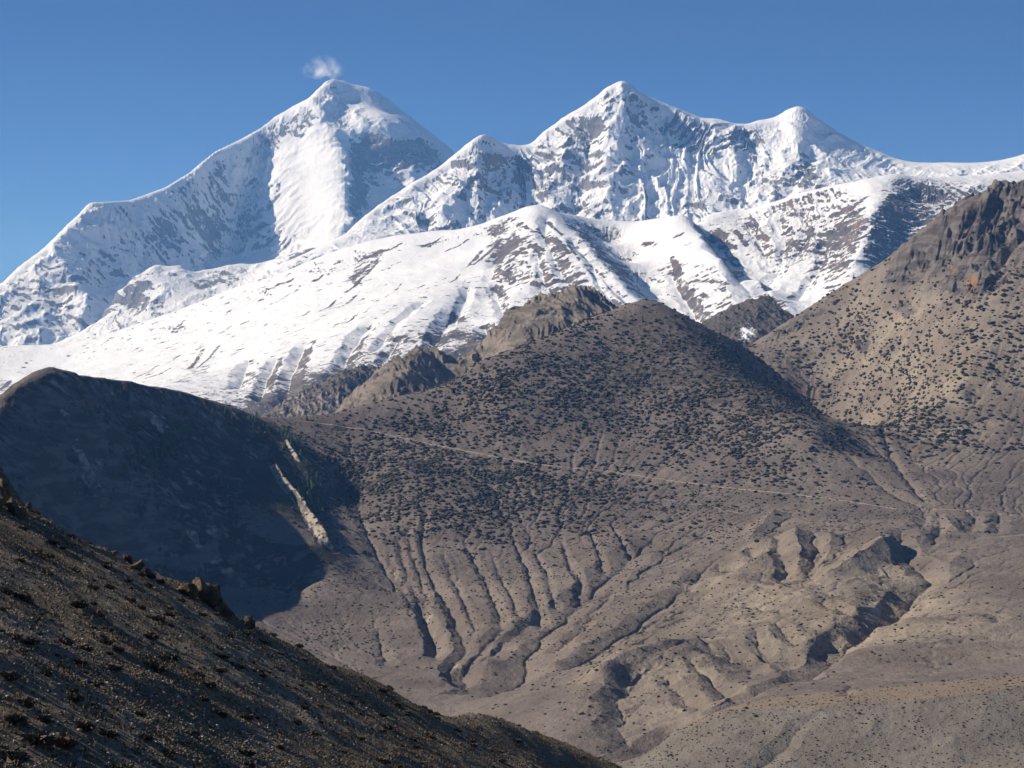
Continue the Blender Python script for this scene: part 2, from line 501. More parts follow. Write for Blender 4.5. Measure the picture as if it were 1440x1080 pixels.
def blob(f, u, v, ru, rv, rot=0.0):
    """soft patch of ground round the place seen at (u, v)"""
    out = np.zeros(f.Z.shape); m = 2.3 * max(ru, rv)
    c0 = max(0, int((u - m - f.u[0]) / f.du)); c1 = min(len(f.u), int((u + m - f.u[0]) / f.du) + 2)
    if c1 <= c0: return out
    c, s_ = math.cos(R(rot)), math.sin(R(rot))
    du = f.U[:, c0:c1] - u; dv = CY - F * f.Z[:, c0:c1] / f.D[:, c0:c1] - v
    a = (du * c + dv * s_) / ru; b = (-du * s_ + dv * c) / rv
    out[:, c0:c1] = np.exp(-(a * a + b * b) * 1.2)
    return out
A.Z = A.Z + dz * crest_calm(A) * sstep(0, 500, A.D - 20000) * (1 - 0.92 * np.clip(blob(A, 440, 255, 45, 90, 6) + blob(A, 535, 155, 45, 18, 25), 0, 1))
def keep_skyline(f, pts):
    """hold the crest where it was surveyed: shift each bearing's relief so its highest line returns to the surveyed one"""
    pu = np.array([p[0] for p in pts]); pv = np.array([p[1] for p in pts])
    want = np.interp(f.u, pu, pv)
    have = f.proj().min(0)
    return want - have
A.sl = A.slope()
def snow_cover(f, lo, hi, fa, fb, fc, unit, seed):
    sl = f.slope()
    g = 1 - sstep(lo, hi, sl)
    return g + 0.10 * fa + 0.32 * fb + 0.10 * fc + 0.30 * fbm(f.X / (unit * 16), f.Y / (unit * 16), 4, 0.6, seed) + 0.5 * fbm(f.X / (unit * 4.5), (f.Y + 0.6 * f.Z) / (unit * 7), 5, 0.65, seed + 9)
snA = snow_cover(A, 0.8, 2.3, fa, fb, fc, 60, 41) + 0.5
for (u, v, ru, rv, rot, w) in [(440, 260, 40, 90, 8, 0.9), (530, 155, 55, 25, 25, 0.9), (490, 185, 22, 20, 30, 0.4), (225, 330, 30, 26, 30, -0.45), (300, 330, 14, 50, 12, -0.3), (340, 320, 12, 40, 12, -0.3), (300, 245, 40, 12, -30, -0.25),
                               (400, 345, 50, 20, 0, -0.4), (540, 220, 70, 26, 12, -0.9), (600, 225, 40, 28, 40, -0.6), (505, 260, 16, 50, 5, -0.7), (545, 275, 30, 50, -15, 0.3), (575, 245, 9, 18, -20, 0.9), (598, 245, 9, 14, 0, 0.6),
                               (40, 410, 40, 40, 0, -0.6), (95, 400, 22, 50, 20, -0.6), (60, 460, 70, 34, 0, -0.45), (290, 235, 75, 42, -32, 0.45), (350, 320, 30, 40, 10, -0.25), (380, 270, 12, 50, 15, -0.35), (425, 185, 22, 14, -30, -0.35), (120, 330, 30, 30, 0, 0.5), (97, 362, 22, 9, 30, 0.8), (420, 175, 26, 16, -30, -0.3), (385, 200, 14, 26, 20, -0.3), (463, 180, 8, 30, -40, -0.35), (160, 310, 40, 20, 0, 0.3), (380, 235, 14, 40, 10, 0.3)]:
    snA += w * blob(A, u, v, ru, rv, rot)
tag(build_grid('mountain', A, M_FAR, {'snow': snA, 'ux': A.ux, 'uy': A.uy}), 'tall snow peak with a wind plume, white pillar and shadowed summit wall', kind='structure')

# ------------------------------------------------------------------ 2. low rock ridge with a snow rim below it
B = Field(-70, 620, 1.25, 18300, 21200, 1.7, 26)
B.crest([(-70, 520, 19300), (0, 505, 19400), (60, 490, 19500), (90, 480, 19600), (115, 466, 19700), (140, 450, 19800), (165, 412, 20000), (183, 394, 20100), (205, 379, 20200), (222, 372, 20250), (240, 374, 20300), (255, 372, 20300), (268, 381, 20300),
         (300, 377, 20400), (330, 372, 20500), (360, 371, 20500), (400, 364, 20500), (440, 350, 20400), (480, 345, 20200), (540, 345, 20000), (620, 380, 19800)], 500, 350)
B.line([(-60, 560, 18600), (60, 530, 18700), (150, 500, 18800), (250, 455, 19200), (330, 425, 19500), (420, 400, 19600), (520, 400, 19300), (610, 430, 19000)], 24)
B.line([(230, 385, 20100), (225, 415, 19700), (240, 445, 19350)], 16)
B.line([(180, 425, 19800), (160, 460, 19350)], 16)
B.line([(290, 388, 20200), (280, 420, 19700)], 16)
B.line([(350, 382, 20250), (330, 405, 19850)], 16)
B.solve()
dz, fa, fb, fc = flutes(B, 45.0, 66.0, 7, 18, 0.6, 6, (1.0, 0.2))
B.Z += dz * sstep(0, 200, B.D - 18300)
snB = snow_cover(B, 0.7, 1.7, fa, fb, fc, 50, 43) - 0.15
for (u, v, ru, rv, rot, w) in [(340, 373, 80, 5, 0, 0.9), (225, 376, 24, 6, 0, 0.8), (250, 420, 26, 22, 30, 0.4), (310, 395, 50, 16, -10, -0.35), (380, 380, 40, 14, -20, 0.3), (440, 362, 40, 14, -20, -0.7), (80, 495, 50, 10, -10, 0.5), (190, 420, 20, 25, 0, -0.25)]:
    snB += w * blob(B, u, v, ru, rv, rot)
tag(build_grid('mountain', B, M_FAR, {'snow': snB, 'ux': B.ux, 'uy': B.uy}), 'low brown rock ridge with thin snow rim at the foot of the tall peak', kind='structure')

# ------------------------------------------------------------------ 3. the long fluted wall with two summits
T = Field(380, 1510, 1.2, 16900, 21000, 1.5, 24)
crestT = [(380, 378, 17600), (410, 368, 17700), (440, 354, 17800), (480, 335, 18000), (500, 316, 18200), (520, 299, 18350), (540, 283, 18500), (580, 257, 18700), (603, 244, 18800), (625, 229, 18900), (650, 209, 19000), (668, 193, 19000), (680, 188, 19050), (690, 192, 19100), (700, 199, 19200),
          (715, 204, 19300), (738, 207, 19400), (748, 201, 19450), (760, 190, 19500), (780, 174, 19550), (800, 160, 19600), (820, 149, 19650), (838, 136, 19700), (852, 124, 19750), (865, 118, 19800), (876, 113, 19800), (886, 118, 19800), (898, 130, 19800), (910, 135, 19800), (925, 141, 19850), (940, 147, 19850), (960, 156, 19900),
          (975, 162, 19900), (985, 167, 19900), (1010, 168, 19900), (1030, 175, 19900), (1050, 176, 19900), (1064, 170, 19900), (1085, 167, 19900), (1097, 163, 19900), (1108, 154, 19850), (1122, 149, 19800), (1133, 152, 19800), (1150, 168, 19850), (1180, 188, 19900), (1205, 203, 19900), (1220, 208, 19900),
          (1240, 217, 19900), (1262, 230, 19900), (1285, 236, 19900), (1310, 236, 19900), (1345, 235, 19900), (1360, 240, 19900), (1385, 239, 19900), (1405, 234, 19900), (1440, 227, 20000), (1510, 200, 20000)]
T.crest(crestT, 900, 900, 5)
T.line([(390, 400, 17000), (430, 385, 17200), (480, 360, 17300), (540, 345, 17450), (620, 338, 17700), (700, 338, 17850), (780, 340, 17950), (840, 340, 18000), (900, 330, 18050), (970, 318, 18100), (1060, 305, 18150), (1150, 285, 18250), (1230, 272, 18400), (1300, 275, 18500), (1440, 275, 18600), (1500, 260, 18700)], 24)
# spurs (nearer) and couloirs (farther)
for L_ in [[(678, 192, 18980), (668, 215, 18780), (664, 240, 18560), (652, 275, 18280), (640, 305, 18020)],
           [(630, 240, 18700), (622, 268, 18350), (612, 295, 18080), (606, 325, 17800)],
           [(604, 250, 18640), (600, 280, 18350), (594, 305, 18080), (598, 335, 17750)],
           [(560, 278, 18450), (545, 310, 18050), (535, 340, 17600)],
           [(715, 210, 19150), (712, 250, 18800), (715, 290, 18450), (708, 330, 17980)],
           [(770, 190, 19350), (765, 240, 18900), (762, 290, 18500), (755, 335, 18020)],
           [(812, 165, 19450), (806, 205, 19100), (800, 250, 18700), (800, 300, 18300)],
           [(876, 116, 19720), (882, 140, 19480), (876, 170, 19250), (872, 200, 19030), (858, 235, 18780), (848, 270, 18520), (838, 305, 18250)],
           [(852, 135, 19560), (850, 165, 19300), (840, 205, 19050), (822, 250, 18750), (812, 285, 18520)],
           [(900, 140, 19620), (908, 170, 19420), (912, 195, 19220), (900, 225, 18980), (895, 270, 18600), (880, 310, 18230)],
           [(920, 150, 19650), (930, 185, 19500), (940, 200, 19350)],
           [(960, 165, 19680), (952, 190, 19480), (935, 225, 19100), (920, 255, 18800)],
           [(985, 180, 19650), (980, 215, 19300), (985, 240, 19000)],
           [(1010, 176, 19650), (1005, 200, 19450)],
           [(1045, 190, 19600), (1035, 215, 19300), (1025, 250, 18900), (1018, 280, 18500)],
           [(1000, 225, 19200), (1012, 250, 18850), (1016, 275, 18550)],
           [(1070, 230, 19150), (1068, 260, 18800), (1075, 290, 18420)],
           [(1095, 175, 19680), (1090, 205, 19420), (1085, 225, 19250)],
           [(1122, 155, 19700), (1125, 185, 19450), (1120, 210, 19250), (1128, 222, 19150)],
           [(1110, 230, 18950), (1110, 262, 18600), (1100, 285, 18400)],
           [(1150, 190, 19560), (1165, 215, 19360), (1190, 228, 19300), (1215, 222, 19500)],
           [(1150, 232, 18950), (1160, 255, 18650)],
           [(1250, 232, 19500), (1265, 250, 19100)]]:
    T.line(L_, 6)
T.solve()
T.carve([(840, 160), (826, 195), (814, 235), (803, 280), (797, 315)], 190, 120, 25, 2)
T.carve([(600, 300), (603, 335)], 90, 60, 10, 3)
T.carve([(893, 160), (890, 195), (884, 220)], 110, 60, 10, 4)
T.carve([(660, 245), (655, 290), (650, 320)], 110, 55, 15, 4)
T.carve([(690, 205), (684, 250), (680, 320)], 100, 45, 15, 5)
T.carve([(740, 225), (738, 280), (730, 330)], 120, 50, 15, 6)
T.carve([(1140, 185), (1138, 225), (1100, 275)], 120, 50, 15, 7)
T.carve([(1062, 190), (1055, 230), (1045, 285)], 140, 55, 15, 8)
dz, fa, fb, fc = flutes(T, 40.0, 120.0, 13, 22, 0.6, 12, (0.95, 0.3))
calm = blob(T, 1190, 215, 60, 14, 30) + blob(T, 1130, 190, 26, 20, 30) + blob(T, 720, 210, 26, 8, 0)
T.Z += dz * crest_calm(T) * sstep(0, 250, T.D - 16900) * np.clip(1 - 0.75 * calm, 0.2, 1)
snT = snow_cover(T, 0.95, 2.5, fa, fb, fc, 45, 47) + 0.36
for (u, v, ru, rv, rot, w) in [(700, 250, 80, 50, 0, -0.3), (560, 300, 60, 25, -30, -0.4), (625, 245, 30, 16, -38, -0.3), (622, 290, 18, 30, 10, 0.45), (720, 208, 40, 10, 0, 0.6), (810, 200, 40, 50, -20, -0.35), (860, 140, 16, 22, 0, -0.45), (895, 150, 14, 30, -20, -0.2),
                               (865, 200, 14, 50, 15, 0.4), (930, 250, 40, 50, 20, 0.4), (1020, 260, 40, 30, 0, 0.35), (965, 190, 40, 20, 20, -0.5), (1040, 195, 26, 20, 0, -0.5), (1000, 215, 20, 20, 0, -0.2), (1120, 190, 40, 34, 0, 0.55), (1180, 210, 60, 18, 30, 0.9), (1135, 242, 26, 20, 0, -1.1),
                               (1090, 250, 22, 20, 20, -0.7), (1175, 250, 30, 14, -10, -0.5), (1230, 245, 30, 10, 0, -0.3), (1280, 240, 60, 8, 0, 0.8), (850, 300, 30, 30, 0, -0.55), (990, 285, 60, 16, -10, -0.55), (900, 290, 30, 20, -20, -0.3), (780, 290, 40, 40, 0, -0.2), (440, 365, 50, 16, -20, -0.7), (1370, 255, 70, 12, 0, -0.25)]:
    snT += w * blob(T, u, v, ru, rv, rot)
tag(build_grid('mountain', T, M_FAR, {'snow': snT, 'ux': T.ux, 'uy': T.uy}), 'long fluted wall of snow and rock with two pointed white summits', kind='structure')

# ------------------------------------------------------------------ 4. the nearer snow slopes
M_SNOW = snow_rock_material('wind_packed_snow_and_dark_rock', 22.0, (0.10, 0.09, 0.09), (0.17, 0.14, 0.12), (0.22, 0.16, 0.13))
S = Field(-70, 1520, 1.3, 9800, 17600, 2.0, 22)
S.crest([(-70, 502, 16800), (0, 491, 16500), (95, 486, 16300), (130, 478, 16200), (170, 466, 16100), (250, 440, 15900), (330, 406, 15700), (400, 385, 15500), (440, 368, 15400), (480, 351, 15300), (520, 339, 15200), (570, 331, 15100), (600, 329, 15050), (620, 326, 15000), (650, 326, 14900), (672, 320, 14800), (690, 312, 14700), (725, 298, 14600), (742, 290, 14520), (757, 287, 14480),
         (772, 296, 14600), (790, 309, 14900), (812, 319, 15100), (835, 324, 15200), (862, 325, 15200), (890, 320, 15000), (915, 313, 14800), (940, 306, 14550), (960, 303, 14400), (972, 310, 14500), (985, 308, 14700), (1010, 300, 14800), (1040, 297, 14850), (1080, 286, 14800), (1130, 271, 14600), (1180, 259, 14400), (1215, 252, 14350), (1240, 247, 14350), (1262, 244, 14350), (1290, 250, 14500), (1330, 252, 14600), (1380, 250, 14700), (1440, 244, 14800), (1520, 240, 14900)], 800, 450, 7)
S.line([(757, 288, 14450), (775, 305, 14150), (795, 318, 13950), (818, 335, 13600), (840, 360, 13250), (868, 392, 12800), (900, 425, 12350), (920, 450, 12100)], 6)
S.line([(750, 292, 14380), (735, 312, 14100), (728, 340, 13750), (740, 365, 13400), (757, 395, 13000)], 7)
S.line([(862, 345, 14500), (880, 375, 14000), (905, 405, 13400), (935, 435, 12800), (970, 465, 12300)], 20)
S.line([(962, 304, 14350), (980, 325, 13950), (1003, 345, 13550), (1025, 372, 13100), (1048, 400, 12700), (1064, 416, 12450), (1085, 440, 12100)], 6)
S.line([(915, 330, 14250), (925, 365, 13750), (945, 400, 13200), (985, 440, 12600)], 20)
S.line([(985, 318, 14500), (1012, 345, 14150), (1040, 375, 13700), (1066, 400, 13200)], 16)
S.line([(1040, 305, 14650), (1055, 330, 14250), (1075, 355, 13800), (1090, 385, 13300)], 20)
S.line([(1090, 300, 14500), (1110, 330, 14050), (1120, 365, 13500), (1105, 410, 12800)], 20)
S.line([(1160, 280, 14300), (1175, 310, 13900), (1180, 350, 13350), (1160, 400, 12700), (1130, 440, 12200)], 24)
S.line([(1235, 252, 14250), (1240, 275, 13900), (1232, 300, 13500), (1228, 325, 13200), (1205, 360, 12800), (1190, 400, 12400)], 7)
S.line([(1262, 250, 14250), (1262, 275, 13950), (1250, 310, 13550), (1245, 350, 13150), (1255, 390, 12800)], 16)
S.line([(1300, 285, 14100), (1290, 320, 13650), (1275, 370, 13100)], 20)
S.line([(1330, 275, 14150), (1325, 310, 13750), (1350, 350, 13300)], 20)
S.add((1400, 300, 13900), (1450, 330, 13600), (1500, 400, 13000), (1380, 420, 12600), (1280, 460, 12000), (1180, 470, 11800), (1080, 500, 11400), (980, 520, 11200))
S.line([(0, 520, 15600), (90, 512, 15500), (180, 490, 15300), (270, 465, 15000), (350, 435, 14900), (450, 395, 14700), (540, 365, 14500), (620, 350, 14400), (690, 335, 14300)], 24)
S.line([(0, 575, 13600), (100, 560, 13500), (200, 545, 13200), (280, 525, 13200), (360, 480, 13500), (450, 445, 13600), (540, 410, 13800), (620, 385, 13800), (700, 370, 13800)], 24)
S.line([(-60, 660, 10500), (100, 640, 10600), (250, 610, 10800), (370, 585, 11000), (450, 555, 11200), (540, 525, 11300), (610, 500, 11500), (680, 480, 11700), (760, 470, 11600), (850, 480, 11500)], 30)
S.line([(640, 400, 13400), (620, 430, 12700), (580, 460, 12200), (560, 500, 11700)], 18)
S.line([(690, 420, 13100), (670, 445, 12500), (640, 468, 12050), (655, 490, 11750)], 16)
S.line([(540, 430, 13000), (500, 460, 12600), (470, 500, 11900)], 18)
S.line([(430, 470, 13000), (390, 505, 12400), (360, 540, 11700)], 20)
S.line([(760, 410, 12900), (790, 430, 12500), (815, 450, 12000)], 16)
S.line([(720, 400, 13200), (735, 430, 12500), (720, 455, 12000)], 16)
S.add((-60, 1000, 9800), (300, 1000, 9800), (700, 1000, 9800), (1100, 1000, 9800), (1500, 1000, 9800))
S.solve()
dz, fa, fb, fc = flutes(S, 30.0, 46.0, 17, 22)
SV = S.proj()
rough = 0.07 + 0.93 * np.clip(blob(S, 800, 360, 80, 70, 40) + blob(S, 1150, 360, 160, 110, 0) + blob(S, 650, 480, 220, 60, -15) + blob(S, 1350, 290, 120, 60, 0) + blob(S, 350, 560, 120, 40, 0), 0, 1)
rough *= np.clip(1 - 0.7 * blob(S, 950, 340, 50, 40, 0), 0.2, 1)
S.Z += dz * rough * crest_calm(S, 10) * 1.15 * sstep(0, 500, S.D - 9800) + 16 * fbm((S.X + 0.6 * S.Y) / 520, (S.Y - 0.6 * S.X) / 900, 3, 0.5, 91) + 5 * fbm((S.X + 0.5 * S.Y) / 110, (S.Y - .5 * S.X) / 260, 4, 0.55, 93)
for L_, w_, d_ in [([(985, 312), (1005, 340), (1030, 370), (1055, 400), (1075, 430)], 130, 70), ([(945, 375), (950, 400), (970, 430), (985, 450)], 60, 30), ([(800, 330), (830, 365), (860, 400), (890, 430)], 60, 30), ([(680, 455), (700, 480)], 80, 40),
                   ([(1095, 300), (1105, 340), (1095, 380), (1070, 410)], 80, 35), ([(1050, 310), (1075, 350), (1085, 380)], 70, 30), ([(1215, 290), (1180, 320), (1150, 345)], 50, 22), ([(1240, 300), (1200, 335), (1150, 365)], 50, 22), ([(690, 395), (705, 430), (718, 460)], 60, 28), ([(600, 420), (560, 450), (530, 490)], 60, 25),
                   ([(770, 300), (766, 330), (785, 370), (800, 400)], 70, 34), ([(728, 312), (702, 350), (690, 390)], 70, 22), ([(430, 480), (410, 520), (400, 565)], 90, 50), ([(520, 452), (490, 490), (472, 535)], 90, 50), ([(350, 505), (335, 545)], 80, 35), ([(640, 435), (620, 465), (600, 495)], 90, 45),
                   ([(390, 500), (375, 530), (365, 560)], 70, 35), ([(560, 470), (545, 500), (530, 515)], 70, 35), ([(660, 400), (650, 430), (640, 455)], 60, 25), ([(755, 345), (760, 380), (775, 410)], 60, 28), ([(830, 375), (850, 410), (870, 430)], 40, 22), ([(1130, 290), (1135, 330), (1115, 370)], 60, 30), ([(1165, 330), (1150, 380), (1120, 420)], 60, 30)]:
    S.carve(L_, w_, d_, 14, int(w_))
ux, uy = S.uphill(14)
strata = fbm((S.X * 0.35 + S.Z * 3.0) / 120.0, (S.X * 0.8 - S.Y) / 900.0, 4, 0.6, 71)
snS = 1.0 - 0.75 * sstep(0.42, 1.15, S.slope()) + 0.2 * fb + 0.15 * fc + 0.45 * np.minimum(strata, 0.1) + 0.05 + 0.18 * fbm(S.X / 500, S.Y / 500, 4, 0.6, 77)
low = sstep(-12, 55, SV - (592 - 0.235 * np.minimum(S.U, 640))) * (S.U < 780)
snS -= 0.75 * low * (0.6 + 0.8 * fbm(S.X / 300, S.Y / 300, 5, 0.6, 79))
for (u, v, ru, rv, rot, w) in [(935, 340, 60, 30, 20, 0.6), (790, 335, 26, 26, 40, -0.25), (845, 365, 12, 40, -40, -0.3), (1020, 345, 10, 40, -35, -0.4), (1045, 320, 30, 26, 20, -0.3), (1190, 320, 40, 10, -35, -0.3), (1255, 285, 20, 36, -10, -0.5), (1310, 300, 50, 40, 20, -0.35), (1085, 440, 40, 26, 0, -0.8),
                               (640, 475, 50, 24, 0, -0.35), (470, 545, 50, 24, -20, -0.45), (400, 570, 60, 20, -10, -0.35), (270, 525, 50, 14, -25, -0.35), (510, 380, 30, 6, -30, -0.55), (500, 395, 12, 14, 20, -0.3), (600, 345, 40, 5, -12, -0.45), (720, 345, 40, 4, -30, -0.35), (690, 335, 36, 4, -30, -0.35), (880, 480, 40, 10, 30, 0.2),
                               (915, 342, 10, 4, 0, -0.6), (955, 330, 8, 4, 0, -0.6), (10, 545, 20, 10, 0, -0.6), (560, 480, 40, 16, -20, -0.25), (1150, 420, 50, 18, -20, 0.2), (1160, 295, 60, 14, -20, 0.25), (380, 430, 120, 40, -20, 0.25), (600, 375, 80, 25, -20, 0.25), (120, 525, 90, 20, -8, 0.2)]:
    snS += w * blob(S, u, v, ru, rv, rot)
dash = [((633, 397), (646, 386)), ((667, 371), (702, 340)), ((655, 375), (676, 354)), ((627, 353), (658, 337)), ((487, 411), (508, 392)), ((500, 398), (530, 370)), ((510, 364), (535, 352)), ((535, 354), (563, 343)), ((458, 434), (471, 423)), ((480, 431), (500, 416)), ((507, 441), (520, 433)), ((543, 417), (567, 397)), ((577, 408), (594, 402)), ((484, 455), (501, 443)),
        ((310, 468), (324, 459)), ((380, 428), (407, 413)), ((460, 433), (468, 426)), ((267, 518), (285, 492)), ((280, 516), (308, 486)), ((190, 531), (222, 514)), ((218, 516), (253, 500)), ((205, 532), (240, 518)), ((0, 548), (14, 535)), ((705, 385), (722, 372)), ((712, 370), (730, 355)), ((598, 345), (622, 333)), ((440, 395), (452, 388)), ((390, 400), (410, 394)), ((340, 455), (356, 447)), ((420, 445), (436, 437)),
        ((770, 312), (790, 330)), ((755, 322), (772, 342)), ((780, 335), (800, 355)), ((738, 318), (752, 326)), ((745, 345), (765, 352)), ((800, 345), (815, 365)), ((905, 343), (918, 340)), ((948, 333), (960, 328)), ((962, 345), (972, 340)), ((945, 362), (955, 385)), ((1020, 355), (1034, 375)), ((1100, 330), (1112, 320)), ((1120, 345), (1140, 328)), ((1170, 320), (1200, 296)), ((1150, 350), (1190, 318)), ((1190, 345), (1225, 325)), ((1130, 385), (1160, 368)), ((1180, 300), (1215, 280)), ((1060, 340), (1075, 360)), ((1035, 325), (1050, 345))]
dots_ = fbm((S.X * 0.9 - S.Y * 0.35) / 120, (S.Y + S.X * 0.3) / 45, 4, 0.62, 521)
snS -= 0.9 * sstep(0.26, 0.42, dots_) * (S.U < 760) * sstep(330, 380, SV)
dash_n = 0.75 + 0.9 * fbm(S.X / 40, S.Y / 40, 3, 0.6, 500)
for k_, (p, q) in enumerate(dash):
    wd = 15 + 12 * ((k_ * 7) % 5) / 5
    snS -= 0.85 * S.near([p, ((p[0] + q[0]) / 2 + 1, (p[1] + q[1]) / 2 + 1.5), q], wd, 3) * dash_n
# split along the gully between the left snow slopes and the right-hand face
fu = S.U[:-1, :-1]; fd = S.D[:-1, :-1]
gx = [p for p in S.ground([(985, 309), (1005, 338), (1030, 368), (1060, 402), (1080, 440), (1085, 480)])]
gy_ = np.array([p[1] for p in gx]); gu_ = np.array([CX + F * p[0] / p[1] for p in gx]); o_ = np.argsort(gy_)
right = fu > np.interp(fd, gy_[o_], gu_[o_])
tag(build_grid('mountain', S, M_SNOW, {'snow': snS, 'ux': S.ux, 'uy': S.uy}, ~right), 'broad smooth snow ridge with a small peak in front of the rock walls', kind='structure')
tag(build_grid('mountain', S, M_SNOW, {'snow': snS, 'ux': S.ux, 'uy': S.uy}, right), 'streaked snow face with dark rock bands above the brown right hill', kind='structure')
print('snow ranges', round(time.time() - T0, 1))
# ------------------------------------------------------------------ 5. brown hills in the middle distance
def crag_relief(f, amp, wl, seed, dip=0.6):
    """broken rock: tilted ribs and notches at several scales"""
    wx = f.X + wl * 0.35 * perlin(f.X / wl, f.Y / wl, seed); wy = f.Y + wl * 0.35 * perlin(f.X / wl + 9, f.Y / wl, seed + 1)
    a, b = wx + dip * wy, wy - dip * wx
    return amp * ((ridged(a / wl, b / (wl * 2.6), 4, 0.6, seed + 2) - 0.42) + 0.55 * (ridged(a / (wl * .33), b / (wl * .7), 4, 0.6, seed + 3) - 0.42) + 0.5 * np.minimum(fbm(wx / (wl * 1.4), wy / (wl * 1.4), 3, .5, seed + 4), 0.1))
def ridge_field(u0, u1, du, d0, d1, drow, soft, crest, back, drop, lines, relief, seed, steps=20, crag=1.2):
    f = Field(u0, u1, du, d0, d1, drow, soft)
    f.crest(crest, back, drop, 10)
    for l in lines: f.line(l, 14)
    f.solve()
    dz, fa, fb, fc = flutes(f, relief * 0.9, relief, seed, steps)
    f.Z += 0.4 * dz + crag_relief(f, relief * crag, relief * 3.4, seed + 7)
    f.fa, f.fb, f.fc = fa, fb, fc
    return f
M_FARHILL = hill_material('purple_scree', 12.0, (0.17, 0.14, 0.12), (0.21, 0.17, 0.14), (0.34, 0.29, 0.24), (0.13, 0.115, 0.105), (0.075, 0.06, 0.055))
H1 = ridge_field(340, 700, 1.3, 7700, 9300, 2.0, 30, [(340, 600, 8500), (370, 583, 8500), (400, 566, 8550), (430, 550, 8600), (455, 536, 8650), (480, 522, 8700), (500, 516, 8750), (515, 513, 8800), (535, 520, 8850), (560, 530, 8900), (620, 560, 8900), (700, 600, 8900)], 400, 250,
    [[(360, 640, 7800), (420, 650, 7850), (480, 640, 7900), (540, 630, 8000), (620, 650, 8000)], [(395, 590, 8300), (385, 620, 8050)], [(505, 520, 8700), (490, 545, 8450), (470, 575, 8250), (450, 600, 8100)], [(530, 545, 8600), (520, 580, 8350)]], 16.0, 81)
tag(build_grid('hill', H1, M_FARHILL, {'pale': 0.12 + 0.5 * H1.fb, 'rock': sstep(0.7, 1.3, H1.slope()), 'green': np.zeros_like(H1.Z), 'dark': 0.62 + 0.3 * H1.fb}), 'dark purple hill half in blue shadow at the foot of the snow slope', kind='structure')  # 'dark' puts this hill's shade into its soil colour
H2 = ridge_field(930, 1180, 1.3, 7100, 8600, 2.0, 30, [(930, 500, 7800), (960, 478, 7850), (985, 458, 7900), (1010, 443, 7950), (1030, 432, 8000), (1055, 424, 8050), (1080, 415, 8100), (1090, 424, 8100), (1100, 445, 8100), (1130, 470, 8100), (1180, 500, 8100)], 400, 300,
    [[(940, 560, 7200), (1010, 540, 7300), (1060, 540, 7300), (1120, 560, 7300), (1170, 580, 7300)], [(1030, 445, 7800), (1020, 480, 7500)], [(1080, 425, 7980), (1075, 450, 7750), (1062, 480, 7500)]], 15.0, 85)
pv = H2.proj()
snowy = 0.55 * blob(H2, 1050, 468, 14, 12, -30)
M_DUST = snow_rock_material('scree_with_snow_patches', 12.0, (0.095, 0.078, 0.068), (0.135, 0.112, 0.095), (0.16, 0.13, 0.105))
tag(build_grid('hill', H2, M_DUST, {'snow': 0.12 + 1.3 * snowy + 0.15 * H2.fb, 'ux': H2.ux, 'uy': H2.uy}), 'small brown hill with snow patches in the gap between the two brown hills', kind='structure')

M_CRAG = hill_material('grey_brown_crag', 6.0, (0.15, 0.125, 0.10), (0.19, 0.16, 0.128), (0.32, 0.27, 0.20), (0.125, 0.105, 0.085), (0.075, 0.063, 0.052))
K = ridge_field(430, 920, 1.2, 5850, 7200, 1.6, 22, [(430, 640, 6450), (455, 600, 6450), (470, 582, 6450), (480, 570, 6480), (500, 549, 6480), (520, 531, 6500), (540, 516, 6500), (560, 503, 6500), (575, 493, 6520), (590, 488, 6520), (612, 491, 6550), (640, 499, 6580), (655, 502, 6600), (668, 494, 6600), (680, 478, 6600), (690, 464, 6600), (705, 447, 6620), (722, 433, 6620), (740, 424, 6620), (752, 415, 6630), (775, 411, 6640), (792, 408, 6640), (803, 399, 6650), (811, 397, 6650), (825, 401, 6650), (845, 415, 6650), (868, 431, 6650), (900, 455, 6650), (920, 470, 6650)], 350, 260,
    [[(450, 680, 5950), (540, 640, 6000), (620, 620, 6050), (700, 570, 6150), (780, 520, 6200), (880, 510, 6250)], [(590, 495, 6450), (580, 530, 6280), (560, 565, 6150)], [(625, 510, 6480), (610, 560, 6250)], [(685, 500, 6480), (672, 530, 6320)], [(735, 445, 6520), (720, 480, 6370)], [(805, 408, 6570), (790, 440, 6430), (770, 470, 6300)], [(840, 425, 6560), (850, 450, 6430)]], 30.0, 91, 20, 1.0)
tag(build_grid('hill', K, M_CRAG, {'pale': 0.1 + 0.3 * K.fb + 0.6 * blob(K, 705, 490, 22, 30, -20), 'rock': 0.25 + 0.5 * sstep(0.5, 1.0, K.slope()), 'green': 0.3 * np.ones_like(K.Z), 'dark': 0.16 + 0.3 * K.fb}), 'craggy rock knob rising behind the central brown hill', kind='structure')

# one continuous terrain: dark left hill, central hill, right hill, eroded basin, lower terrace
H = Field(-80, 1530, 1.35, 1880, 6950, 2.1, 26)
H.crest([(-80, 650, 3560), (-40, 608, 3680), (0, 568, 3800), (15, 556, 3860), (30, 544, 3930), (42, 532, 3990), (55, 523, 4060), (72, 516, 4130), (86, 519, 4190), (100, 522, 4240), (122, 528, 4320), (150, 533, 4410), (182, 536, 4470), (200, 541, 4540), (230, 545, 4640), (260, 553, 4730), (285, 562, 4820), (310, 569, 4900), (330, 577, 4960), (350, 584, 5020), (380, 588, 5100)], 260, 130, 12, (-0.9, 0.4))
H.crest([(380, 588, 5100),         (420, 588, 5180), (450, 585, 5220), (480, 580, 5250), (510, 570, 5280), (540, 562, 5300), (570, 555, 5330), (600, 549, 5350), (640, 535, 5400), (668, 512, 5430), (690, 504, 5450), (715, 495, 5480), (740, 485, 5500), (770, 473, 5530), (800, 460, 5550), (835, 445, 5580), (860, 437, 5600), (880, 428, 5600), (895, 423, 5610), (910, 421, 5610), (925, 424, 5600), (940, 432, 5600), (960, 443, 5600), (980, 454, 5590), (1000, 465, 5580)], 420, 240, 12)
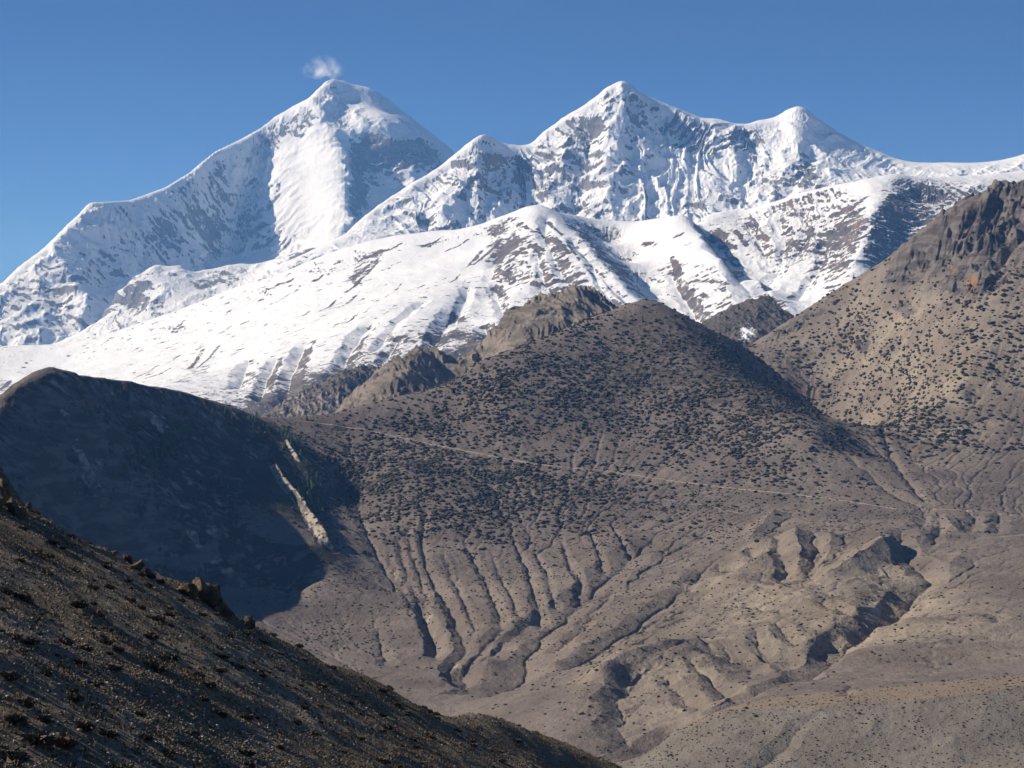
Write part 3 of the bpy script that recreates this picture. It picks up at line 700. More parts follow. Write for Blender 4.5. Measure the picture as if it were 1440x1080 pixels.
H.crest([(1000, 465, 5600), (1025, 480, 5640), (1050, 496, 5690), (1075, 518, 5730), (1100, 541, 5760), (1130, 570, 5750), (1160, 594, 5700), (1190, 618, 5600)], 110, 60, 12)
H.crest([(1058, 486, 6520), (1075, 474, 6520), (1095, 461, 6520), (1110, 451, 6510), (1140, 432, 6500), (1180, 405, 6450), (1210, 388, 6410), (1240, 369, 6350), (1265, 350, 6280), (1290, 331, 6210), (1310, 311, 6150), (1330, 292, 6090), (1350, 281, 6050), (1368, 270, 6020), (1385, 264, 6000), (1400, 255, 5990), (1415, 249, 5980), (1428, 254, 5970), (1440, 262, 5960), (1480, 262, 5940), (1530, 250, 5930)], 260, 200, 12)
# left hill: steep shaded side dropping to the right
H.line([(150, 770, 3780), (220, 790, 3840), (290, 815, 3880), (350, 830, 3900), (410, 838, 3900)], 20)
H.line([(60, 740, 3580), (0, 720, 3500), (-60, 720, 3400)], 24)
H.line([(60, 600, 3900), (110, 660, 3870), (150, 710, 3830)], 24)
H.line([(160, 580, 4270), (210, 650, 4110), (270, 730, 4000)], 24)
H.line([(270, 600, 4540), (312, 660, 4330), (352, 740, 4100)], 24)
# valley line where it meets the central slope
H.line([(388, 592, 5050), (415, 622, 4880), (445, 655, 4690), (480, 692, 4740), (510, 735, 4430), (535, 780, 4140), (545, 830, 3930)], 14)
H.line([(385, 650, 4650), (400, 700, 4380), (440, 765, 4060)], 16)
H.line([(420, 890, 3600), (480, 880, 3650), (540, 880, 3640), (600, 905, 3500), (655, 962, 3200)], 16)
H.add((380, 860, 3700), (440, 820, 3880), (500, 830, 3850), (330, 900, 3450), (450, 960, 3250), (560, 960, 3230), (600, 1040, 2850), (400, 1060, 2800), (200, 1000, 2750), (0, 900, 2650), (100, 860, 2950), (700, 1075, 2550))
# central hill
H.line([(915, 428, 5560), (935, 450, 5480), (960, 475, 5380), (985, 500, 5270), (1012, 524, 5150), (1045, 548, 5010), (1080, 572, 4880), (1115, 592, 4760), (1150, 612, 4650), (1185, 632, 4640), (1215, 646, 4560)], 12)
H.line([(480, 612, 5060), (520, 608, 5080), (580, 618, 5020), (640, 631, 4950), (700, 643, 4880), (760, 655, 4800), (850, 662, 4740), (950, 676, 4610), (1050, 690, 4450), (1130, 696, 4360)], 20)
H.add((700, 555, 5180), (620, 590, 5160), (800, 530, 5240), (880, 500, 5360), (800, 590, 5030), (900, 560, 5120), (900, 610, 4940), (1000, 600, 4880), (1060, 640, 4650), (860, 470, 5440), (720, 600, 5020))
H.line([(560, 660, 4720), (620, 680, 4620), (700, 700, 4560), (780, 706, 4520), (860, 710, 4470), (960, 722, 4330)], 24)
H.line([(560, 720, 4440), (600, 740, 4330), (680, 750, 4270), (760, 752, 4270), (840, 752, 4250)], 24)
H.line([(560, 800, 4030), (620, 800, 4020), (690, 800, 4010), (760, 800, 4000), (810, 795, 4000)], 24)
H.line([(600, 860, 3720), (660, 860, 3700), (720, 855, 3700), (770, 845, 3730)], 24)
# gorge of the central hill's foot, running down-left
H.line([(925, 748, 4180), (890, 775, 4020), (855, 805, 3870), (825, 832, 3740), (790, 858, 3590), (758, 885, 3450), (742, 915, 3310), (730, 940, 3210), (700, 962, 3100), (665, 970, 3060)], 12)
# swell right of it and the second hollow
H.line([(960, 765, 4060), (920, 800, 3880), (880, 835, 3700), (840, 870, 3520), (800, 905, 3340), (765, 930, 3200)], 16)
H.line([(1000, 790, 3860), (960, 830, 3650), (900, 870, 3450), (840, 905, 3280), (785, 945, 3080), (730, 975, 2960)], 16)
H.line([(1010, 800, 3820), (1000, 812, 3750), (960, 860, 3500), (900, 905, 3260), (830, 940, 3030), (760, 975, 2850)], 16)
H.line([(1060, 830, 3480), (1140, 836, 3310), (1190, 853, 3180), (1210, 870, 3080)], 16)
H.line([(1000, 860, 3340), (1080, 865, 3230), (1150, 875, 3100)], 18)
H.line([(1000, 900, 3060), (1070, 900, 3010), (1130, 900, 2960)], 18)
# rounded knoll with the dark hollow
H.line([(760, 1000, 2720), (820, 955, 2860), (870, 920, 2960), (915, 910, 2980), (960, 915, 2950), (990, 918, 2930)], 14)
H.line([(800, 1040, 2560), (850, 960, 2800), (862, 940, 2860)], 14)
H.line([(890, 945, 2880), (880, 975, 2780), (870, 1005, 2680), (885, 1035, 2570), (898, 1050, 2500)], 12)
H.line([(900, 950, 2850), (930, 985, 2720), (925, 1020, 2610)], 14)
H.line([(1030, 930, 2960), (1060, 940, 2900), (1080, 950, 2850)], 14)
# right hill
H.line([(1130, 566, 5960), (1100, 530, 6060), (1070, 500, 6250)], 16)
H.line([(1165, 590, 5860), (1200, 618, 5700), (1235, 632, 5250)], 16)
H.line([(1240, 642, 4720), (1290, 648, 4680), (1340, 645, 4660), (1440, 640, 4640), (1520, 635, 4640)], 24)
H.line([(1120, 480, 6320), (1160, 530, 6080), (1215, 590, 5700)], 24)
H.line([(1200, 430, 6280), (1220, 480, 6020), (1260, 540, 5620), (1290, 600, 5150)], 24)
H.line([(1300, 370, 6000), (1300, 420, 5780), (1330, 480, 5420), (1350, 550, 5050), (1370, 600, 4870)], 24)
H.line([(1390, 300, 5780), (1380, 350, 5630), (1400, 420, 5420), (1440, 500, 5180), (1460, 580, 4900)], 24)
H.line([(1245, 600, 5090), (1270, 583, 5160), (1330, 568, 5050), (1400, 550, 5045)], 16)
# plateau and basin on the right
H.line([(1200, 690, 4330), (1270, 700, 4230), (1340, 700, 4220), (1440, 695, 4240), (1520, 690, 4240)], 24)
H.line([(1130, 730, 4060), (1200, 735, 4000), (1260, 735, 3960)], 20)
H.line([(1320, 720, 4060), (1380, 722, 4040), (1450, 725, 4040)], 20)
H.line([(1090, 725, 4150), (1060, 760, 3950), (1045, 790, 3800), (1020, 805, 3740)], 14)
H.line([(1075, 760, 3880), (1060, 780, 3760), (1045, 805, 3640)], 14)
H.line([(1150, 770, 3800), (1130, 800, 3640), (1110, 818, 3580)], 14)
H.line([(1255, 762, 3640), (1225, 778, 3560), (1190, 795, 3480), (1150, 815, 3420), (1120, 828, 3400)], 12)
H.line([(1262, 765, 3640), (1285, 790, 3470), (1300, 803, 3380)], 10)
H.line([(1262, 790, 3520), (1258, 830, 3340), (1240, 865, 3150)], 14)
H.line([(1225, 800, 3460), (1215, 840, 3250), (1220, 868, 3120)], 14)
H.line([(1268, 750, 3760), (1272, 768, 3680), (1290, 790, 3500), (1308, 806, 3380), (1290, 830, 3330), (1268, 850, 3230), (1228, 876, 3110), (1200, 890, 3020), (1170, 915, 2880), (1145, 942, 2740), (1110, 955, 2640), (1060, 968, 2580), (1020, 985, 2520), (985, 1008, 2440), (950, 1020, 2400), (905, 1048, 2320)], 12)
H.line([(1320, 800, 3420), (1340, 780, 3560), (1380, 765, 3650), (1440, 758, 3680), (1520, 750, 3700)], 20)
H.line([(1330, 840, 3180), (1400, 820, 3260), (1460, 810, 3300)], 20)
H.line([(1280, 868, 3000), (1340, 865, 3000), (1400, 860, 3020), (1480, 850, 3040)], 20)
H.line([(1200, 915, 2800), (1280, 905, 2810), (1360, 905, 2800), (1450, 900, 2800)], 24)
H.line([(1160, 955, 2620), (1240, 950, 2610), (1330, 945, 2600), (1450, 935, 2600)], 24)
# lower terrace: flat brown top, grey bank
H.line([(1040, 990, 2440), (1130, 977, 2420), (1240, 968, 2400), (1350, 958, 2400), (1450, 950, 2390), (1520, 944, 2390)], 20)
H.line([(905, 1066, 2190), (950, 1032, 2210), (1000, 1006, 2230), (1050, 1000, 2225), (1100, 997, 2215), (1150, 998, 2190), (1200, 993, 2190), (1260, 990, 2180), (1320, 985, 2175), (1380, 978, 2175), (1440, 969, 2180), (1520, 958, 2190)], 12)
H.line([(870, 1100, 2090), (950, 1085, 2090), (1030, 1085, 2080), (1100, 1085, 2070), (1180, 1082, 2070), (1260, 1074, 2070), (1340, 1064, 2070), (1440, 1052, 2070), (1520, 1044, 2070)], 14)
H.line([(760, 1150, 1950), (900, 1150, 1950), (1080, 1145, 1930), (1250, 1135, 1930), (1440, 1110, 1930), (1520, 1100, 1930)], 30)
H.solve()
print('hills solved', round(time.time() - T0, 1), len(H.pts))
H.Z = H.Z * 1.0
# gullies of the central fan, traced from the photograph
gul = [([(590, 725), (560, 760), (572, 800), (592, 850), (606, 885), (612, 915)], (14, 26), (4, 13)),
       ([(600, 705), (592, 760), (606, 810), (632, 850), (650, 890), (655, 910), (632, 935), (640, 955)], (14, 28), (5, 15)),
       ([(570, 735), (580, 775), (598, 835), (596, 868), (612, 900), (614, 925)], (12, 26), (4, 14)),
       ([(655, 760), (676, 800), (690, 830), (702, 858), (706, 880), (680, 905), (652, 935), (656, 965)], (12, 30), (3, 14)),
       ([(720, 755), (740, 795), (752, 830), (762, 868)], (10, 24), (2, 11)),
       ([(790, 755), (800, 790), (818, 815), (812, 838)], (10, 20), (2, 9)),
       ([(860, 735), (880, 765), (888, 775)], (8, 16), (2, 7)),
       ([(925, 748), (890, 775), (850, 808), (820, 835), (790, 858), (760, 880), (745, 905), (735, 935), (700, 962), (668, 972)], (42, 75), (14, 36)),
       ([(770, 868), (735, 880), (700, 905), (672, 925), (655, 940), (650, 965)], (26, 34), (8, 16)),
       ([(1000, 795), (940, 840), (890, 880), (850, 905), (800, 935)], (34, 48), (8, 18)),
       ([(870, 820), (845, 850), (820, 880), (775, 918)], (20, 30), (5, 12)),
       ([(960, 850), (905, 885), (850, 925)], (12, 20), (2, 5)),
       ([(1010, 880), (940, 910), (900, 915)], (12, 16), (2, 4)),
       ([(1045, 755), (1058, 780), (1040, 795), (1015, 800)], (14, 24), (4, 12)),
       ([(1078, 750), (1098, 755), (1092, 770), (1104, 785), (1106, 805), (1098, 815)], (14, 22), (5, 14)),
       ([(1150, 758), (1152, 775), (1142, 800), (1145, 812)], (14, 20), (4, 11)),
       ([(1268, 740), (1268, 768), (1288, 788), (1308, 806), (1290, 828), (1268, 850), (1228, 876), (1200, 890), (1172, 912), (1145, 940), (1110, 953), (1060, 966), (1025, 982), (985, 1005), (950, 1018), (905, 1046), (898, 1052)], (28, 44), (16, 34)),
       ([(622, 770), (634, 810), (655, 850), (668, 880), (662, 900)], (7, 12), (1.5, 5)), ([(690, 770), (702, 805), (722, 840), (730, 868)], (7, 11), (1.5, 4)), ([(545, 770), (556, 810), (580, 850), (598, 880)], (7, 12), (1.5, 5)), ([(750, 770), (768, 805), (778, 840), (785, 858)], (7, 11), (1.5, 4)), ([(830, 745), (845, 780), (848, 805)], (8, 12), (2, 6)),
       ([(1120, 830), (1150, 840), (1185, 855), (1215, 872)], (16, 22), (5, 12)), ([(1010, 810), (1060, 818), (1120, 830)], (12, 18), (3, 8)), ([(1000, 850), (1060, 850), (1110, 858)], (16, 16), (3, 4)), ([(1090, 870), (1100, 885), (1120, 905)], (14, 18), (4, 8)), ([(1060, 880), (1070, 905), (1085, 930)], (14, 18), (4, 8)),
       ([(1320, 720), (1322, 740), (1310, 765)], (14, 18), (5, 9)), ([(1370, 720), (1368, 745)], (18, 22), (6, 9)), ([(1405, 722), (1402, 748)], (18, 22), (6, 9)), ([(1340, 880), (1260, 890), (1200, 905)], (14, 16), (3, 5)), ([(1440, 895), (1360, 900), (1290, 910)], (14, 14), (2, 3)), ([(1440, 925), (1340, 925), (1240, 930)], (12, 12), (3, 3)),
       ([(968, 915), (985, 935), (1005, 955), (1028, 975)], (16, 26), (5, 16)),
       ([(930, 945), (945, 960), (965, 985), (990, 990)], (14, 22), (3, 10)),
       ([(885, 940), (877, 960), (870, 985), (874, 1015), (888, 1035), (898, 1050)], (26, 40), (6, 12)),
       ([(1180, 890), (1165, 905), (1150, 920)], (16, 24), (6, 14)),
       ([(1310, 915), (1306, 925), (1310, 938)], (6, 8), (1, 2)),
       ([(1405, 862), (1395, 872), (1340, 868)], (16, 22), (4, 7)),
       ([(1200, 962), (1192, 970), (1188, 978)], (8, 10), (2, 5)),
       ([(1160, 998), (1125, 1015), (1110, 1040), (1085, 1062), (1065, 1078)], (9, 16), (3, 6)),
       ([(530, 885), (535, 905), (545, 935)], (12, 20), (3, 7)),
       ([(1150, 612), (1200, 645), (1250, 690), (1300, 712), (1300, 735), (1272, 745)], (16, 26), (3, 8)),
       ([(1240, 600), (1252, 640), (1290, 690), (1310, 712)], (12, 18), (2, 6)),
       ([(470, 640), (505, 720), (530, 775), (560, 830)], (18, 26), (4, 9)),
       ([(250, 560), (280, 640), (330, 740), (370, 820)], (40, 60), (4, 8)), ([(120, 540), (150, 620), (190, 720), (230, 800)], (40, 60), (4, 8)), ([(190, 550), (215, 620), (260, 720), (300, 810)], (26, 40), (3, 6))]
edge = [(905, 1066), (950, 1032), (1000, 1006), (1050, 1000), (1100, 997), (1150, 998), (1200, 993), (1260, 990), (1320, 985), (1380, 978), (1440, 969), (1520, 958)]
edge_d = np.interp(H.U, [p[0] for p in edge], [2190, 2210, 2230, 2225, 2215, 2190, 2190, 2180, 2175, 2175, 2180, 2190])
back_d = edge_d + np.interp(H.U, [900, 1000, 1100, 1300, 1520], [40, 190, 260, 290, 280])
bench = sstep(-5, 5, H.D - edge_d) * (1 - sstep(-25, 5, H.D - back_d)) * sstep(930, 1000, H.U)
zb = H.blur(H.Z, 30)
H.Z = H.Z + bench * 0.7 * (zb - H.Z)
H.Z += 3.0 * np.exp(-((H.D - edge_d - 6) / 9.0) ** 2) * sstep(940, 1020, H.U)
# rounded backs between the badland gullies
for i, (l, w_, d_) in enumerate([([(1258, 762), (1225, 780), (1190, 798), (1150, 818)], (75, 50), (-26, -13)), ([(1090, 722), (1062, 755), (1040, 785)], (45, 40), (-15, -10)), ([(1118, 748), (1125, 780), (1118, 810)], (36, 34), (-13, -11)), ([(1165, 752), (1168, 780), (1150, 800)], (34, 30), (-12, -9)),
                                 ([(1000, 905), (940, 910), (880, 925), (830, 955)], (60, 60), (-13, -11)), ([(1050, 925), (1075, 935), (1090, 950)], (40, 30), (-12, -9)), ([(960, 825), (1010, 818), (1080, 828), (1150, 845)], (55, 50), (-12, -11)), ([(1330, 800), (1350, 780), (1400, 768)], (40, 50), (-6, -6)), ([(1180, 870), (1120, 880), (1060, 885)], (40, 40), (-6, -6)), ([(1300, 725), (1330, 730), (1345, 750)], (30, 30), (-8, -6))]):
    H.carve(l, w_, d_, 8, 80 + i, 1.5)
for i, (l, w, de) in enumerate(gul):
    q_ = (0.85, 0.85) if i < 12 and i != 7 and i != 8 else (1.15, 0.95)
    H.carve(l, (w[0] * q_[0], w[1] * q_[0]), (de[0] * q_[1], de[1] * q_[1]), w[0] * 0.4, i)
# ribs standing out of the shaded side: pale cliffs that catch the sun
for l, w, de in [([(384, 655), (400, 680), (420, 705), (445, 740), (464, 768)], (14, 24), (-17, -20)), ([(402, 617), (410, 632), (420, 648)], (8, 12), (-6, -7)), ([(125, 670), (140, 690), (152, 715), (160, 728)], (13, 20), (-15, -19)), ([(412, 688), (430, 715)], (8, 10), (-8, -8)),
                 ([(90, 575), (105, 610), (118, 640), (130, 672)], (14, 20), (-6, -12))]:
    H.carve(l, w, de, 3, 3)
# crags on the right hill's upper face
for i, (l, w_, d_) in enumerate([([(1385, 268), (1372, 290), (1362, 318), (1350, 335)], 42, 34), ([(1412, 262), (1400, 290), (1385, 318), (1368, 338)], 40, 26), ([(1438, 275), (1425, 300), (1405, 325), (1385, 350)], 44, 32), ([(1360, 283), (1340, 305), (1320, 330), (1300, 352)], 34, 22), ([(1450, 305), (1425, 335), (1400, 365)], 40, 26),
                                 ([(1325, 300), (1305, 325), (1285, 350)], 26, 14), ([(1300, 340), (1280, 362), (1262, 382)], 24, 12), ([(1440, 350), (1420, 372), (1405, 392)], 34, 18), ([(1340, 345), (1325, 365), (1312, 380)], 24, 14), ([(1375, 345), (1360, 365), (1350, 385)], 24, 14)]):
    H.carve(l, w_, d_ * 1.5, 10, 60 + i)
HV = H.proj()
crag = np.clip(blob(H, 1390, 310, 110, 50, -30) + blob(H, 1300, 355, 60, 16, -40) + 0.7 * blob(H, 1370, 395, 40, 22, -20) + 0.5 * blob(H, 1275, 435, 14, 10, 0) + 0.45 * blob(H, 1213, 485, 12, 10, 0) + 0.5 * blob(H, 1120, 455, 50, 8, -30), 0, 1)
wx = H.X + 14 * perlin(H.X / 45, H.Y / 45, 5); wy = H.Y * 0.55
H.Z += crag * crag_relief(H, 62, 95, 55, -0.7)
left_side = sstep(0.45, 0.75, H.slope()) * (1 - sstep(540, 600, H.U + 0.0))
ux, uy = H.uphill(22, 2)
H.Z += left_side * (9 * (ridged(ux / 90, uy / 90, 4, 0.55, 61) - 0.45) + 3 * (ridged(H.X / 60, H.Y / 60, 5, 0.55, 62) - 0.4))
sl = H.slope()
hillk = sstep(0.12, 0.45, sl) * (1 - left_side)
H.Z += hillk * 2.5 * (ridged(ux / 70, uy / 70, 3, 0.5, 65) - 0.5) + 2.6 * fbm(H.X / 60, H.Y / 60, 5, 0.55, 66) + hillk * 6 * fbm(H.X / 170, H.Y / 170, 4, 0.5, 67)
basin = np.clip(blob(H, 1150, 830, 220, 90, 0) + blob(H, 930, 960, 130, 60, 0), 0, 1)
H.Z += basin * (5 * (ridged(ux / 55, uy / 55, 3, 0.5, 68) - 0.5) + 3 * (ridged(H.X / 80, H.Y / 80, 4, 0.5, 69) - 0.5))
quiet = np.clip(blob(H, 880, 530, 210, 100, 12) + blob(H, 680, 590, 130, 60, 0) + 0.6 * blob(H, 1330, 560, 200, 90, 0), 0, 1)
for ps in range(3):
    ac = H.drain(160000, 230, H.cell * H.crow * (1 + 3 * basin), 900 + ps)
    a_ = np.log1p(H.blur(ac, 1) / 14.0)
    H.flow = a_
    steep_ = sstep(0.03, 0.15, H.slope(H.blur(H.Z, 2)))
    H.Z -= np.minimum(a_, 4.5) * (0.55 + 0.45 * basin) * H.cell * 0.30 * steep_ * (1 - 0.8 * quiet)
H.Z = np.where(True, H.Z * 0.75 + 0.25 * H.blur(H.Z, 1), 0)
print('hills relief', round(time.time() - T0, 1))
M_HILL = hill_material('dry_soil_and_scrub', 4.0, (0.132, 0.109, 0.095), (0.190, 0.158, 0.134), (0.40, 0.345, 0.27), (0.085, 0.074, 0.066), (0.105, 0.083, 0.070))
HV = H.proj()
pale = 0.05 + 0.18 * fbm(H.X / 260, H.Y / 260, 4, 0.55, 101)
pn_ = 0.6 + fbm(H.X / 40, H.Y / 40, 3, .6, 133); pn2_ = sstep(-0.35, 0.25, fbm(H.X / 22, H.Y / 22, 4, .6, 131))
for i, (l, w, de) in enumerate(gul[:44]):
    wd = w[1] * 0.9
    if i in (9, 10, 11, 12): continue
    pale += (0.15 if i < 8 else 0.12) * H.near(l, wd) * pn_
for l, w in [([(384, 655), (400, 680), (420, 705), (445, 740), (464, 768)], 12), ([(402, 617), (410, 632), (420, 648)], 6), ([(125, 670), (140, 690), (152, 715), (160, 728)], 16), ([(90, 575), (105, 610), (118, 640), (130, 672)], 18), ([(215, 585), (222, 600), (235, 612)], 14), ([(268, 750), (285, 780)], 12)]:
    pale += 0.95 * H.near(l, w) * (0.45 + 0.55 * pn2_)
for (u, v, ru, rv, rot, w) in [(1330, 610, 70, 16, -10, 0.35), (1270, 600, 30, 16, -20, 0.35), (1300, 690, 24, 20, 40, 0.3), (1215, 785, 45, 14, -30, 0.35), (1230, 855, 16, 20, 0, 0.6), (1150, 820, 30, 6, 25, 0.35), (215, 590, 16, 8, 30, 0.35), (240, 600, 26, 10, 30, 0.2), (880, 915, 45, 5, -12, 0.4), (1110, 700, 14, 26, 20, 0.35), (1300, 500, 130, 90, 0, 0.28), (1180, 420, 60, 12, -35, 0.15), (740, 480, 60, 8, -20, 0.2), (1280, 880, 130, 10, -5, 0.15), (1090, 1040, 160, 40, 0, 0.0)]:
    pale += w * blob(H, u, v, ru, rv, rot)
rock = 0.9 * crag + 0.3 * left_side + 0.35 * sstep(0.75, 1.1, sl)
green = np.clip(0.9 * left_side + 0.5 * blob(H, 900, 530, 220, 110, 20) + 0.3 * blob(H, 600, 690, 120, 70, 0), 0, 1)
pale += 0.16 * sstep(1.3, 3.2, H.flow) * (H.U > 505) * sstep(690, 760, HV)
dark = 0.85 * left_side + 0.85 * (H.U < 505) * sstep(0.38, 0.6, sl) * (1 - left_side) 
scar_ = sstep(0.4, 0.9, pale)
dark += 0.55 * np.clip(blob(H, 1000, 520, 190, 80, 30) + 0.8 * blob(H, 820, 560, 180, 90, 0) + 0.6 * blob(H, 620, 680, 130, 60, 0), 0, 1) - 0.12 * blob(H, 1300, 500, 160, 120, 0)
for (u, v, ru, rv, rot, w) in [(385, 690, 45, 70, -25, 0.6), (440, 720, 30, 60, -25, 0.4), (490, 700, 26, 70, -25, 0.45), (1250, 820, 26, 26, 20, 0.3), (1040, 865, 40, 10, -5, 0.35), (1180, 890, 40, 16, -30, 0.35), (1110, 905, 60, 12, 0, 0.25), (880, 975, 20, 50, 0, 0.35), (1380, 868, 30, 10, 0, 0.4), (740, 910, 16, 30, 20, 0.4), (800, 870, 40, 20, -40, 0.2), (1050, 1000, 60, 8, -5, 0.1), (560, 850, 120, 60, 0, 0.1)]:  # shade of left flank and gorge painted into the soil, along with dark scrub
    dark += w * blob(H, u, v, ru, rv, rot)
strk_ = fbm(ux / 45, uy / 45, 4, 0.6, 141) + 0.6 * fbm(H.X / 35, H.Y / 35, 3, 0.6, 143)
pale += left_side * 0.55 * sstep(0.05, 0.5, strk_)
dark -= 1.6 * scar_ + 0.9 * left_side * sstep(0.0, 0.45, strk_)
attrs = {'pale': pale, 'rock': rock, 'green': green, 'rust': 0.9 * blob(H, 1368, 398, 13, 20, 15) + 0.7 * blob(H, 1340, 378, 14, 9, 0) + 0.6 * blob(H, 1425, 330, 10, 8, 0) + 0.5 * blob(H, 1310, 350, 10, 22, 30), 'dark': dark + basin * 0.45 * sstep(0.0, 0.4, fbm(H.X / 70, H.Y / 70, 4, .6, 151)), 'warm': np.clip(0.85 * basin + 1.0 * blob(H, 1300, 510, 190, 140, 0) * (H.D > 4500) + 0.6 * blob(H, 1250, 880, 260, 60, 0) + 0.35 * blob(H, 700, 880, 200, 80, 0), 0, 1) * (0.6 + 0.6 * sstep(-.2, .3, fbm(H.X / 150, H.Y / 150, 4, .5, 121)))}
def polymask(f, poly):
    """faces inside a polygon given on the ground (bearing, distance)"""
    x = f.U[:-1, :-1]; y = np.log(f.D[:-1, :-1])
    m = np.zeros(x.shape, bool); n = len(poly)
    for i in range(n):
        x1, y1 = poly[i][0], math.log(poly[i][1]); x2, y2 = poly[(i + 1) % n][0], math.log(poly[(i + 1) % n][1])
        if y1 == y2: continue
        c = ((y1 > y) != (y2 > y)) & (x < (x2 - x1) * (y - y1) / (y2 - y1) + x1)
        m ^= c
    return m
def P2(*pts): return [(p[0], H.hit(*p) if len(p) == 2 else p[2]) for p in pts]
left_m = polymask(H, P2((-90, 900, 1800), (-90, 0, 7000), (392, 0, 7000), (392, 0, 5050), (415, 622), (445, 655), (480, 692), (510, 735), (535, 780), (470, 800), (430, 835), (380, 850), (330, 0, 3450), (-90, 0, 1800)))
right_m = polymask(H, P2((1545, 0, 7000), (1030, 0, 7000), (1058, 0, 6330), (1085, 0, 6030), (1130, 0, 5900), (1190, 0, 5720), (1200, 628), (1240, 655), (1300, 672), (1380, 665), (1545, 0, 4500)))
terr_m = polymask(H, P2((1545, 0, 1800), (1545, 0, 2450), (1450, 0, 2420), (1350, 0, 2430), (1240, 0, 2430), (1130, 0, 2440), (1040, 0, 2430), (960, 0, 2260), (903, 0, 2240), (880, 0, 2100), (700, 0, 1800)))
cent_m = polymask(H, P2((392, 0, 7000), (392, 0, 5050), (415, 622), (445, 655), (480, 692), (510, 735), (535, 780), (470, 800), (430, 835), (380, 850), (500, 900), (600, 940), (655, 968), (735, 935), (745, 905), (790, 858), (850, 808), (925, 748), (1040, 735), (1130, 700), (1215, 660), (1200, 628), (1190, 0, 5720), (1130, 0, 5900), (1085, 0, 6030), (1058, 0, 6330), (1030, 0, 7000)))
left_m &= ~terr_m; cent_m &= ~(left_m | right_m | terr_m); right_m &= ~(left_m | terr_m)
rest = ~(left_m | right_m | cent_m | terr_m)
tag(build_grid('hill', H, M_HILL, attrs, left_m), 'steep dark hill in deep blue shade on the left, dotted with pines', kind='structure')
tag(build_grid('hill', H, M_HILL, attrs, cent_m), 'rounded central brown hill speckled with shrubs and crossed by a pale trail', kind='structure')
tag(build_grid('hill', H, M_HILL, attrs, right_m), 'sunlit right hill with crags on top and dark juniper dots below', kind='structure')
tag(build_grid('valley', H, M_HILL, attrs, rest), 'bare eroded basin of rounded badland spurs and dry gullies', kind='structure')
M_TERR = hill_material('grey_terrace_silt', 2.0, (0.168, 0.146, 0.120), (0.205, 0.180, 0.150), (0.215, 0.168, 0.122), (0.2, 0.17, 0.13), (0.15, 0.125, 0.095), 0.8)
ter_flat = np.clip(bench + (H.D < 2085) * (H.U > 1080) * (1 - sstep(0.08, 0.2, H.slope(H.blur(H.Z, 6)))), 0, 1)
tag(build_grid('terrace', H, M_TERR, {'pale': 1.1 * ter_flat, 'rock': np.zeros_like(H.Z), 'green': np.zeros_like(H.Z), 'dark': np.zeros_like(H.Z)}, terr_m), 'flat brown river terrace with a grey shrub-dotted bank', kind='structure')

# far ground sheet under everything, out to the horizon
gm = bpy.data.meshes.new('ground')
gm.from_pydata([(-45000, -20000, -1400), (45000, -20000, -1400), (45000, 60000, -1400), (-45000, 60000, -1400)], [], [(0, 1, 2, 3)])
gm.materials.append(M_FARHILL)
go = bpy.data.objects.new('ground', gm); COL.objects.link(go); tag(go, 'low dry ground reaching to the horizon behind the ranges', kind='structure')
print('hills built', round(time.time() - T0, 1))
# ------------------------------------------------------------------ 6. near slope of scree, falling to the right
N = Field(-400, 960, 1.6, 50, 420, 4.2, 2.5)
silN = [(-400, 530), (-90, 640), (-40, 650), (0, 676), (40, 716), (90, 752), (150, 778), (210, 806), (250, 824), (300, 850), (350, 876), (400, 903), (430, 920), (470, 935), (520, 962), (560, 983), (600, 1003), (650, 1014), (700, 1032), (750, 1050), (800, 1068), (850, 1098), (960, 1160)]
def near_d(u, v):
    """the near slope is a plane of scree (0.43 down to the right, 0.09 away) that eases off towards its far edge"""
    a, b = -0.50, -0.105
    d = (-14 + 18.8 * a - 70 * b) / (-(v - CY) / F - a * (u - CX) / F - b)
    vs = np.interp(u, [p[0] for p in silN], [p[1] for p in silN])
    return d * (1 + 0.38 * sstep(150, 900, u) * math.exp(-max(0, v - vs) / 75))
N.line([(u, v, float(near_d(u, v))) for u, v in silN], 12)
for u in range(-398, 960, 22):
    v = float(np.interp(u, [p[0] for p in silN], [p[1] for p in silN])); d = float(near_d(u, v)); x, y, z = wpt(u, v, d)
    for k, dr in ((10, 2.5), (24, 9), (55, 30), (110, 75)):
        N.pts.append((x * (d + k) / d, d + k, z * (d + k) / d - dr))
for u in range(-400, 1000, 70):
    vs = np.interp(u, [p[0] for p in silN], [p[1] for p in silN])
    for dv in (25, 60, 110, 180, 270, 370, 500, 700, 950):
        if vs + dv < 1500: N.add((u, vs + dv, float(near_d(u, vs + dv))))
N.solve()
N.Z += 0.35 * fbm(N.X / 9, N.Y / 9, 3, 0.5, 201) + 0.10 * fbm(N.X / 2.2, N.Y / 2.2, 3, 0.6, 205) + 1.0 * fbm(N.X / 34, N.Y / 34, 3, 0.5, 207)
ux, uy = N.uphill(30, 3)
N.Z += 0.5 * (ridged(ux / 12, uy / 12, 3, 0.5, 209) - 0.5)
N.Z += 0.05 * np.maximum(perlin(N.X / 0.7, N.Y / 0.7, 211), 0) * sstep(400, 200, N.D)
t = NT('grey_brown_scree', 0.95, 0.12)
n1 = t.noise(26.0, 4, 0.6); n2 = t.noise(2.4, 5, 0.65); n3 = t.noise(0.35, 3, 0.7); n4 = t.noise(0.12, 2, 0.6)
c = t.mix(t.ramp(n1, 0.38, 0.62), (0.140, 0.108, 0.068), (0.185, 0.150, 0.104))
c = t.mix(t.ramp(t.noise(1, 3, 0.6, t.pos(9.0, 40.0, 14.0), 0.6), 0.5, 0.68), c, (0.215, 0.19, 0.155))
